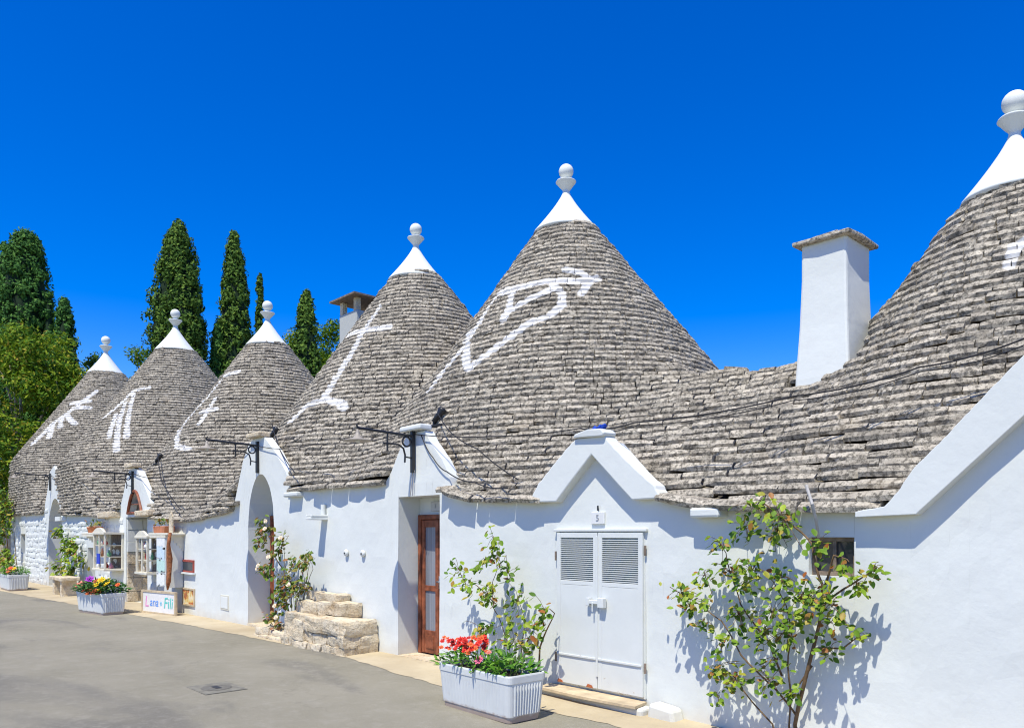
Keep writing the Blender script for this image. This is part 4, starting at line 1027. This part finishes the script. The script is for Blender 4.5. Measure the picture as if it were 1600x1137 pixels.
climber('ivy', 'dense green vine hanging at the far left end of the house row', 'vine', (-32, -.3, gz(-32)), VST, VCL, -.35, LG, .14, 26, .025, ymin=-.9)

def bedding(t_label, cat, name, loc, rot, L, Wd, Hh, m, n, flist, size=.07, shapes=LVN, fsize=.035):
    """a bushy bedding plant filling the planter: leaves and single blooms"""
    t = thing(name, loc, t_label, cat)
    q = Matrix.Rotation(rot, 3, 'Z'); specs = []; st = MB()
    for k in range(n):
        u, v_ = rs(-1, 1), rs(-1, 1); top = Hh*(1-.45*u**4-.35*v_*v_)*(.75+.35*noise.noise(Vector((u*3+loc[0], v_*2, 1))))
        z = top*rs(.05, 1)**.6; p = Vector(loc)+q @ Vector((u*L/2*(1+.12*z/Hh), v_*Wd/2*(1.05+.25*z/Hh), 0))+Vector((0, 0, z))
        d = q @ Vector((u+rs(-.9, .9), v_*1.2+rs(-.9, .9), rs(-.35, .9)))
        s = size*rs(.6, 1.25); specs.append((leaf_mats(p, d, s, rs(-.5, .5)), s, random.randrange(len(shapes))))
    for k in range(14):
        u, v_ = rs(-.8, .8), rs(-.7, .7); a = Vector(loc)+q @ Vector((u*L/2*.8, v_*Wd/2*.7, -.02)); c = Vector(loc)+q @ Vector((u*L/2, v_*Wd/2, Hh*rs(.5, .8)))
        st.tube([tuple(a), tuple((a+c)/2+Vector((rs(-.02, .02), 0, 0))), tuple(c)], .004, 4)
    tag(st.build('stems', GST, t), kind='stuff')
    leaves(t, specs, m, shapes, 60)
    for (u, v_, z, mm, sc) in flist:
        p = Vector(loc)+q @ Vector((u*L/2, v_*Wd/2, 0))+Vector((0, 0, z))
        flower(t, p, fsize*sc, mm, 7, face=(0.35, -.6, .9))
    return t
fl = [(rs(-1.05, .55), rs(-1.1, .5), rs(.17, .28), random.choice([RED, RED, RED, RED, ORANGE]), rs(.65, 1.05)) for _ in range(60)] + [(.35, -.2, .29, ORANGE, 1.4), (.25, .1, .29, RED, 1.2), (.5, -.7, .22, ORANGE, 1)]
c1 = Vector(PL1)+Matrix.Rotation(PR1, 3, 'Z') @ Vector((-.2, 0, .35))
bedding('red and orange flowering bedding plant filling the left of the nearest planter', 'flowers', 'bedding_plant', tuple(c1), PR1, .66, .42, .26, LB, 420, fl, .062, LVN)
c1 = Vector(PL1)+Matrix.Rotation(PR1, 3, 'Z') @ Vector((.27, 0, .35))
bedding('leafy green plant with a pink bloom at the right of the nearest planter', 'plant', 'bedding_plant', tuple(c1), PR1, .34, .36, .24, LB, 200, [(-1.3, -.9, .13, PINK, 1.5), (-.9, -.6, .2, SAL, .8)], .085, LVN)
fl = [(.75, -.6, .30, YEL, 1.3), (.95, -.4, .22, YEL, 1.25), (.55, -.8, .20, YEL, 1.1), (.2, -.5, .26, RUST, 1), (-.35, -.5, .29, PUR, 1.4), (-.6, -.95, .17, SAL, 1.6), (.85, -.9, .1, YEL, 1), (1.0, .3, .2, ORANGE, .8), (.1, .4, .27, YEL, .9)] + [(rs(-.1, 1), rs(-1.2, -.8), rs(.02, .10), RUST, rs(.7, 1)) for _ in range(14)]
c1 = Vector(PL2)+Vector((0, 0, .39))
bedding('mixed yellow, purple and salmon flowers over dark foliage in the planter before the shop', 'flowers', 'bedding_plant', tuple(c1), PR2, 1.15, .55, .36, LD, 1000, fl, .10, LVN, .07)
fl = [(rs(-.2, 1), rs(-1, 0), rs(.1, .25), random.choice([YEL, ORANGE, PINK, SAL]), rs(.8, 1.2)) for _ in range(12)]
c1 = Vector(PL3)+Vector((0, 0, .42))
bedding('green plants with orange and pink blooms in the leftmost planter', 'flowers', 'bedding_plant', tuple(c1), PR3, 1.15, .5, .34, LB, 420, fl, .1, LVN, .06)

# ------------------------------------------------------------------ shop clutter
def cabinet(x0, x1, y0, z0, z1, label, goods):
    t = thing('display_cabinet', ((x0+x1)/2, y0/2, z0), label, 'cabinet')
    cm = M['creamwood']; s = .045
    b = MB()
    for xa, ya in ((x0, y0), (x1-s, y0), (x0, -s-.005), (x1-s, -s-.005)): b.box(xa, xa+s, ya, ya+s, z0, z1)
    b.box(x0-.02, x1+.02, y0-.02, -.004, z1, z1+.05).box(x0-.02, x1+.02, y0-.02, -.004, z0-.05, z0)
    xm_ = (x0+x1)/2; b.box(xm_-.02, xm_+.02, y0+.002, y0+.04, z0, z1)
    b.build('frame', cm, t, bevel=.006)
    MB().box(x0+.01, x1-.01, -.02, -.008, z0, z1).build('back', M['oldwood'], t)
    for k in (1, 2): MB().box(x0+.02, x1-.02, y0+.04, -.02, z0+(z1-z0)*k/3, z0+(z1-z0)*k/3+.015).build('shelf', cm, t)
    MB().prism([(x0-.02, z1+.052)]+[(x0+(x1-x0)*q, z1+.052+.11*math.sin(math.pi*q)) for q in np.linspace(0, 1, 12)]+[(x1+.02, z1+.052)], y0-.01, y0+.04).build('crest', cm, t)
    for (gx_, gy_, k, hgt, r, m) in goods:
        zz_ = z0+(z1-z0)*k/3+(.016 if k else .001)
        g = MB().lathe([(r*.6, 0), (r, hgt*.3), (r*.8, hgt*.6), (r*.35, hgt*.75), (r*.5, hgt)], (x0+(x1-x0)*gx_, y0*(1-gy_)-.02, zz_), 10).build('souvenir', m, None, smooth=True)
        tag(g, 'small %s souvenir on the %s shelf of the %s shop cabinet' % (m.name.split('_')[1].split('.')[0], ('bottom', 'middle', 'top')[k], 'left' if 'left' in label else 'right'), 'souvenir', 'souvenirs in the cabinets')
    return t
M['creamwood'] = simple('cream_painted_wood', (.70, .65, .52), .6, .06, 9, .1)
SV = [simple('souvenir_white', (.75, .73, .7), .5, .05, 20, 0), simple('souvenir_red', (.5, .06, .05), .5, .1, 20, 0), simple('souvenir_pink', (.7, .3, .35), .5, .1, 20, 0), simple('souvenir_brown', (.3, .15, .08), .5, .1, 20, 0), simple('souvenir_green', (.15, .35, .2), .5, .1, 20, 0)]
gd = [(.18+.3*j+rs(-.04, .04), rs(.2, .55), k, rs(.12, .2), rs(.03, .055), SV[(k*2+j) % 5]) for k in range(3) for j in range(3)]
cabinet(-20.35, -19.42, -.42, .82, 1.62, 'cream glazed display cabinet left of the shop doorway', gd)
gd = [(.28+.42*j+rs(-.04, .04), rs(.2, .55), k, rs(.12, .2), rs(.03, .055), SV[(k+3*j) % 5]) for k in range(3) for j in range(2)]
cabinet(-17.35, -16.62, -.36, .84, 1.54, 'cream glazed display cabinet right of the shop doorway', gd)
tag(MB().box(-19.95, -19.72, -.445, -.43, .93, 1.17).build('price_card', simple('blue_card', (.02, .05, .5), .5, .05, 9, 0)), 'deep blue card fixed to the front of the left shop cabinet', 'card')
def ledge(x0, x1, y0, z, label):
    t = thing('wall_shelf', ((x0+x1)/2, y0/2, z-.3), label, 'shelf')
    MB().box(x0, x1, y0, -.003, z-.04, z).build('board', M['creamwood'], t, bevel=.01)
    b = MB(); 
    for k in range(6):
        q = k/6; q2 = (k+1)/6; b.box(x0+.1+q*.0, x1-.1, y0*(1-q**.7)-.001, -.004, z-.04-.30*q2, z-.0402-.30*q)
    b.build('corbel', M['creamwood'], t)
ledge(-21.75, -20.45, -.34, 1.66, 'curved cream wall shelf with small pots left of the shop cabinet')
ledge(-16.55, -15.45, -.36, 1.65, 'curved cream wall shelf holding a terracotta trough right of the shop')
def pot(x, y, z, r, h, label, m=None):
    t = thing('flower_pot', (x, y, z), label, 'pot')
    MB().lathe([(r*.65, 0), (r*.95, h*.8), (r*1.08, h*.82), (r*1.05, h), (r*.9, h), (r*.85, h*.85)], (x, y, z), 16).build('pot', m or M['terracotta'], t, smooth=True)
    specs = [(leaf_mats(Vector((x+rs(-r, r), y+rs(-r, r), z+h+rs(0, r*1.2))), (rs(-1, 1), rs(-1, 1), rs(-.2, 1)), rs(.06, .11), rs(-.5, .5)), .1, random.randrange(4)) for _ in range(26)]
    leaves(t, specs, LO, LVN, 26)
pot(-21.4, -.2, 1.662, .10, .14, 'small terracotta pot at the left end of the left wall shelf')
pot(-21.05, -.2, 1.662, .12, .16, 'terracotta pot with reddish plant in the middle of the left wall shelf')
pot(-20.7, -.22, 1.662, .10, .15, 'terracotta pot beside the cabinet crest on the left wall shelf')
t = thing('trough', (-16.1, -.2, 1.652), 'orange terracotta trough on the right wall shelf', 'pot')
MB().prism([(-16.4, 1.652), (-15.8, 1.652), (-15.75, 1.79), (-16.45, 1.79)], -.30, -.1).build('trough_body', M['terracotta'], t, bevel=.01)
leaves(t, [(leaf_mats(Vector((rs(-16.4, -15.8), rs(-.28, -.12), rs(1.80, 1.92))), (rs(-1, 1), rs(-1, 1), rs(-.2, 1)), rs(.06, .12), rs(-.5, .5)), .1, random.randrange(4)) for _ in range(60)], LO, LVN, 60)
tag(MB().prism([(-15.7, 1.652), (-15.5, 1.652), (-15.5, 1.98), (-15.6, 2.08), (-15.7, 1.98)], -.24, -.22).build('upright_slate', M['lime']), 'pale pointed slab standing at the end of the right wall shelf', 'slab')
# textiles rack
t = thing('textile_rack', (-15.85, -.25, gz(-15.8)), 'white rack of pale folded lace and textiles right of the shop doorway', 'rack')
MB().box(-16.1, -16.06, -.34, -.02, .58, 1.62).box(-15.6, -15.56, -.34, -.02, .58, 1.62).build('upright', M['paint'], t)
for k in range(4): MB().box(-16.06, -15.6, -.34, -.02, .60+k*.26, .62+k*.26).build('shelf', M['paint'], t)
clm = [simple('lace_white', (.75, .76, .74), .9, .08, 30, .4), simple('lace_mint', (.5, .68, .62), .9, .08, 30, .4), simple('lace_blue', (.55, .66, .75), .9, .08, 30, .4)]
for k in range(4):
    b = MB(); 
    for j in range(4):
        x_ = -16.05+.11*j+rs(0, .02); zt = .84+k*.26+rs(-.05, .04)
        n = 5
        for q in range(n):
            xa_ = x_+.095*q/n; xb_ = x_+.095*(q+1)/n; ya_ = -.36+.015*(q % 2)
            b.add([(xa_, ya_, zt-.22), (xb_, -.36+.015*((q+1) % 2), zt-.22+rs(-.02, .02)), (xb_, -.36+.015*((q+1) % 2), zt), (xa_, ya_, zt)], [(0, 1, 2, 3)])
    b.build('cloth', clm[k % 3], t)
tag(MB().lathe([(.015, 0), (.045, .15), (.04, .4), (.05, .6), (.035, .85), (.03, 1.1)], (-15.45, -.32, .56), 10).jitter(.04, 6).build('hanging_bundle', simple('brown_bundle', (.32, .12, .05), .9, .4, 25, .6), smooth=True), 'long brown bundle of dried peppers hanging beside the textile rack', 'bundle')
# framed picture and sign board
t = thing('framed_picture', (-15.25, -.02, .25), 'small framed ochre picture leaning on the wall below the red window', 'picture')
MB().box(-15.58, -14.94, -.035, -.012, .24, .27).box(-15.58, -14.94, -.035, -.012, .55, .58).box(-15.58, -15.55, -.034, -.012, .27, .55).box(-14.97, -14.94, -.034, -.012, .27, .55).build('frame', M['palewood'], t)
tt = NT('ochre_painting'); MB().box(-15.55, -14.97, -.024, -.014, .27, .55).build('canvas', tt.done(tt.ramp(tt.noise(9, 4), [(.35, (.75, .68, .5)), (.5, (.72, .52, .15)), (.58, (.5, .12, .05)), (.7, (.3, .2, .08))]), .8), t)
a = Vector((-16.35, -.52, .05)); c = Vector((-15.15, -.30, .05)); dv = (c-a).normalized(); nrm = Vector((dv.y, -dv.x, 0))
ang = math.atan2(dv.y, dv.x); t = thing('sign_board', tuple((a+c)/2), 'low white framed shop sign with pastel hand-painted lettering standing on the pavement', 'sign')
Lb = (c-a).length
def obox(b, u0, u1, w0, w1, z0, z1):
    v = [a+dv*u+nrm*w_+Vector((0, 0, z)) for z in (z0, z1) for u, w_ in ((u0, w0), (u1, w0), (u1, w1), (u0, w1))]
    return b.add(v, [(0, 1, 2, 3), (7, 6, 5, 4), (0, 4, 5, 1), (1, 5, 6, 2), (2, 6, 7, 3), (3, 7, 4, 0)])
obox(MB(), 0, Lb, -.01, .01, .04, .44).build('board', SV[0], t)
fr = MB(); obox(fr, -.03, Lb+.03, -.02, .022, .0, .05); obox(fr, -.03, Lb+.03, -.02, .022, .43, .47); obox(fr, -.03, .025, -.019, .021, .05, .43); obox(fr, Lb-.025, Lb+.03, -.019, .021, .05, .43); fr.build('frame', M['palewood'], t)
for body, u, sz, m in (('L', .17, .30, simple('pink_letter', (.75, .28, .55), .6, .05, 9, 0)), ('ana', .45, .24, simple('blue_letter', (.12, .3, .75), .6, .05, 9, 0)), ('e', .70, .16, simple('aqua_letter', (.2, .55, .7), .6, .05, 9, 0)), ('Fili', .97, .30, simple('green_letter', (.1, .55, .48), .6, .05, 9, 0))):
    p = a+dv*u+nrm*.013; text(body, sz, p.x, p.y, .05+.235, m, 'lettering', t, ang, .15)
# stone bench
t = thing('stone_bench', (-22.6, -.5, gz(-22.6)), 'small grey stone bench beside the flower planter and climber', 'bench')
MB().box(-23.2, -22.0, -.75, -.3, .43, .52).jitter(.015, 4).build('seat', M['lime'], t, bevel=.015)
for x in (-23.05, -22.3): MB().box(x, x+.18, -.7, -.35, .02, .43).jitter(.015, 4).build('leg', M['lime'], t, bevel=.012)
# manhole
t = thing('manhole_cover', (-7.75, -2.45, gz(-7.75)+.004), 'cast iron utility cover set in the asphalt of the street', 'manhole')
gm = simple('worn_cover', (.15, .14, .115), .8, .2, 20, .4); g_ = gz(-7.75)
MB().box(-7.98, -7.46, -2.68, -2.26, g_-.01, g_+.0045).build('frame', simple('cement_frame', (.20, .187, .148), .9, .2, 12, .4), t)
MB().lathe([(.15, .0), (.15, .007), (.14, .008), (.135, .006), (.12, .008), (0, .0085)], (-7.72, -2.47, g_), 24).build('cover', gm, t)
MB().box(-7.79, -7.65, -2.50, -2.44, g_+.0088, g_+.011).build('lifting_slot', M['iron'], t)

# ------------------------------------------------------------------ trees
def foliage(t, name, pts, nrm, size, m, aspect=.5, jit=.7, sphere=None):
    """leaf-sized faces at pts, oriented around nrm"""
    n = len(pts); r = np.random.default_rng(n)
    d = nrm + r.normal(0, jit, (n, 3)); d /= np.linalg.norm(d, axis=1)[:, None]
    a = np.cross(d, r.normal(0, 1, (n, 3))); a /= np.linalg.norm(a, axis=1)[:, None]; c = np.cross(d, a)
    s = size*r.uniform(.6, 1.3, (n, 1)); A = a*s; C = c*s*aspect
    v = np.stack([pts-A, pts-C*.8+A*.1, pts+A, pts+C*.8+A*.1], 1).reshape(-1, 3)
    o = WORLD[t.name]; v = v-np.array(o)
    me = bpy.data.meshes.new(name); me.vertices.add(4*n); me.vertices.foreach_set('co', v.astype(np.float32).ravel())
    me.loops.add(4*n); me.loops.foreach_set('vertex_index', np.arange(4*n, dtype=np.int32)); me.polygons.add(n)
    me.polygons.foreach_set('loop_start', np.arange(0, 4*n, 4, dtype=np.int32)); me.update(calc_edges=True); me.materials.append(m)
    return put(bpy.data.objects.new(name, me), o, t)
BARK = simple('grey_bark', (.34, .29, .23), .9, .3, 6, .5)
CYP = leafm('cypress_green', [(0, (.024, .085, .02)), (.5, (.06, .16, .03)), (1, (.125, .25, .045))], .75, .12, .12)
CYP2 = leafm('cypress_olive', [(0, (.036, .09, .016)), (.5, (.085, .165, .025)), (1, (.175, .27, .04))], .75, .12, .12)
PIN = leafm('pine_green', [(0, (.035, .09, .008)), (.5, (.11, .22, .012)), (1, (.25, .34, .02))], .7, .15, .25)
OLV = leafm('sunlit_yellow_green', [(0, (.035, .10, .008)), (.5, (.13, .24, .012)), (.88, (.34, .40, .025)), (1, (.46, .32, .05))], .7, .15, .25)
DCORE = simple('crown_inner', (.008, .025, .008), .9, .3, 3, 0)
def cypress(x, y, top, rad, label, m=CYP, n=16000, blunt=.35, low=2.0, lumps=.2, pw=.5):
    t = thing('cypress_tree', (x, y, 0), label, 'tree', 'cypresses behind the houses')
    MB().tube([(x, y, -.1), (x, y, low+1), (x, y, top*.8)], [rad*.22, rad*.15, .05], 8).build('trunk', BARK, t, smooth=True)
    r = np.random.default_rng(int(abs(x*13+y*7+top)))
    def prof(u):                                            # u: 0 base .. 1 top
        return rad*np.minimum(1, (u/.12+.15))*np.minimum(1, ((1-u)/blunt+.0)**pw)*(1-.06*u)
    def lump(u, th):
        return 1+lumps*(np.sin(5*th+23*u+x)*np.sin(37*u+2*th)+.6*np.sin(9*th-61*u+y)*np.sin(3*th+1.3))
    nc = n//34; per = 34
    u = r.uniform(0, 1, nc)**.8; th = r.uniform(0, 2*np.pi, nc); rr = prof(u)*lump(u, th)*r.uniform(.80, 1.0, nc)*(1+.10*(r.uniform(0, 1, nc) > .93))
    c = np.stack([x+rr*np.cos(th), y+rr*np.sin(th), low+(top-low)*u], 1); o = np.stack([np.cos(th), np.sin(th), np.full(nc, .55)], 1)
    d = r.normal(0, 1, (nc, per, 3)); d /= np.linalg.norm(d, axis=2)[:, :, None]
    cr = (r.uniform(.18, .36, nc)*min(1, .45+.35*rad))[:, None, None]
    pts = (c[:, None, :]+d*cr*np.array([1, 1, 1.5])*r.uniform(.55, 1, (nc, per, 1))).reshape(-1, 3)
    nr = (d*.8+o[:, None, :]*.5).reshape(-1, 3)
    foliage(t, 'crown', pts, nr, .115, m, .6, .45)
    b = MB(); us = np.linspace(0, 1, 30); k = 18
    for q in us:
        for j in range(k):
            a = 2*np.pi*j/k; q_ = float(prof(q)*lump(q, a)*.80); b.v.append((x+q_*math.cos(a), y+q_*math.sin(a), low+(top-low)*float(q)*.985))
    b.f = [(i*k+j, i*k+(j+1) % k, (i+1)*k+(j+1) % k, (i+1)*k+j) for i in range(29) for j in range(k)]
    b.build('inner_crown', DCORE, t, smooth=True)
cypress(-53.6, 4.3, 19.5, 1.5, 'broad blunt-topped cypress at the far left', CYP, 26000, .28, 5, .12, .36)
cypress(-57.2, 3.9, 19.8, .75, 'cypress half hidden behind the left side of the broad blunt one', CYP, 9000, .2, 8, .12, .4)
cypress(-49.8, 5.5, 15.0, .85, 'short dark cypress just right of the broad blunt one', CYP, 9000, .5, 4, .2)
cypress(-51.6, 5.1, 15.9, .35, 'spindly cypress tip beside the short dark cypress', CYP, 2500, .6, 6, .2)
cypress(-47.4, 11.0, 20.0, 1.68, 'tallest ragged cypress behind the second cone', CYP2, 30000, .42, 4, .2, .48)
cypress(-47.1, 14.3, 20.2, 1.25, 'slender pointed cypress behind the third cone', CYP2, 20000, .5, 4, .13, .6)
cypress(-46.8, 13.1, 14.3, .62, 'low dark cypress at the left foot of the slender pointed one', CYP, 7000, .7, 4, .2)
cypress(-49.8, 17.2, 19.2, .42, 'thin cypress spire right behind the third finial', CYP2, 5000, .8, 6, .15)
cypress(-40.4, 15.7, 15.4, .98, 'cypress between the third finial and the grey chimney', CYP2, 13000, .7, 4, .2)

def broad(name, x, y, base, label, m, blobs, limbs, n=460, size=.115, cat='tree', group='leafy trees behind the row'):
    t = thing(name, (x, y, 0), label, cat, group)
    b = MB().tube([(x, y, -.1), (x+.1, y, base*.6), (x, y, base)], [.28, .2, .14], 8)
    b.build('trunk', BARK, t, smooth=True)
    r = np.random.default_rng(int(abs(x*31+y*17)))
    for lm in limbs: MB().tube(lm, [.11*(1-.8*i/(len(lm)-1)) for i in range(len(lm))], 6).build('limb', BARK, t, smooth=True)
    P_ = []; N_ = []
    for bx, by, bz, br in blobs:
        k = int(n*br*br); d = r.normal(0, 1, (k, 3)); d /= np.linalg.norm(d, axis=1)[:, None]
        rad = br*(1-.5*r.uniform(0, 1, k)**2)*(1+.25*np.sin(7*d[:, 0]+bx)*np.sin(6*d[:, 2]+by))
        P_.append(np.array([bx, by, bz])+d*rad[:, None]*np.array([1, 1, .72])); N_.append(d*.8+np.array([0, 0, .5]))
    foliage(t, 'crown', np.concatenate(P_), np.concatenate(N_), size, m, .5, .6)
    return t
def blobs(x, y, z, rx, rz, n, r0, r1, seed):
    r = np.random.default_rng(seed); o = []
    for k in range(n):
        d = r.normal(0, 1, 3); d /= np.linalg.norm(d); q = r.uniform(.35, 1)**.6
        o.append((x+d[0]*rx*q, y+d[1]*rx*q, z+d[2]*rz*q, r.uniform(r0, r1)))
    return o
def limbs_for(x, y, base, bl, k):
    return [[(x, y, base*.8), ((x+q[0])/2+.15, (y+q[1])/2, (base+q[2])/2+.2), (q[0], q[1], q[2])] for q in bl[:k]]
for args in [('broadleaf_tree', -44.2, 2.3, 6.5, 'yellow-green spreading tree with pale bare limbs at the left edge', OLV, blobs(-44.0, 2.6, 9.0, 2.4, 2.9, 40, .5, 1.05, 4), 7),
             ('broadleaf_tree', -41.2, 1.4, 3.2, 'bright green bushy tree low at the left edge beside the first cone', OLV, blobs(-41.4, 1.7, 5.2, 2.2, 2.5, 38, .5, 1.0, 5), 6),
             ('pine_tree', -43.6, 4.4, 5.5, 'green leafy tree between the left-edge tree and the first cone', PIN, blobs(-43.2, 4.0, 7.6, 1.3, 2.4, 18, .45, .8, 6), 6),
             ('pine_tree', -50.8, 7.4, 8, 'small dark pine just left of the first finial', CYP2, blobs(-50.8, 7.4, 11.0, .7, 1.5, 14, .3, .55, 8), 5),
             ('pine_tree', -44.7, 8.1, 7, 'round green tree left of the second finial', PIN, blobs(-44.7, 8.1, 10.2, .8, 1.7, 16, .4, .65, 9), 4),
             ('pine_tree', -44.8, 19.7, 9, 'light green pine touching the grey chimney', PIN, blobs(-44.6, 19.9, 13.4, 1.1, 2.7, 22, .5, .85, 10), 5),
             ('pine_tree', -46.9, 17.8, 9, 'yellow-green tree top behind the third finial', OLV, blobs(-46.7, 17.9, 13.3, .9, 1.5, 14, .45, .8, 11), 4)]:
    nm, x, y, base, lab, m, bl, k = args
    broad(nm, x, y, base, lab, m, bl, limbs_for(x, y, base, bl, k))
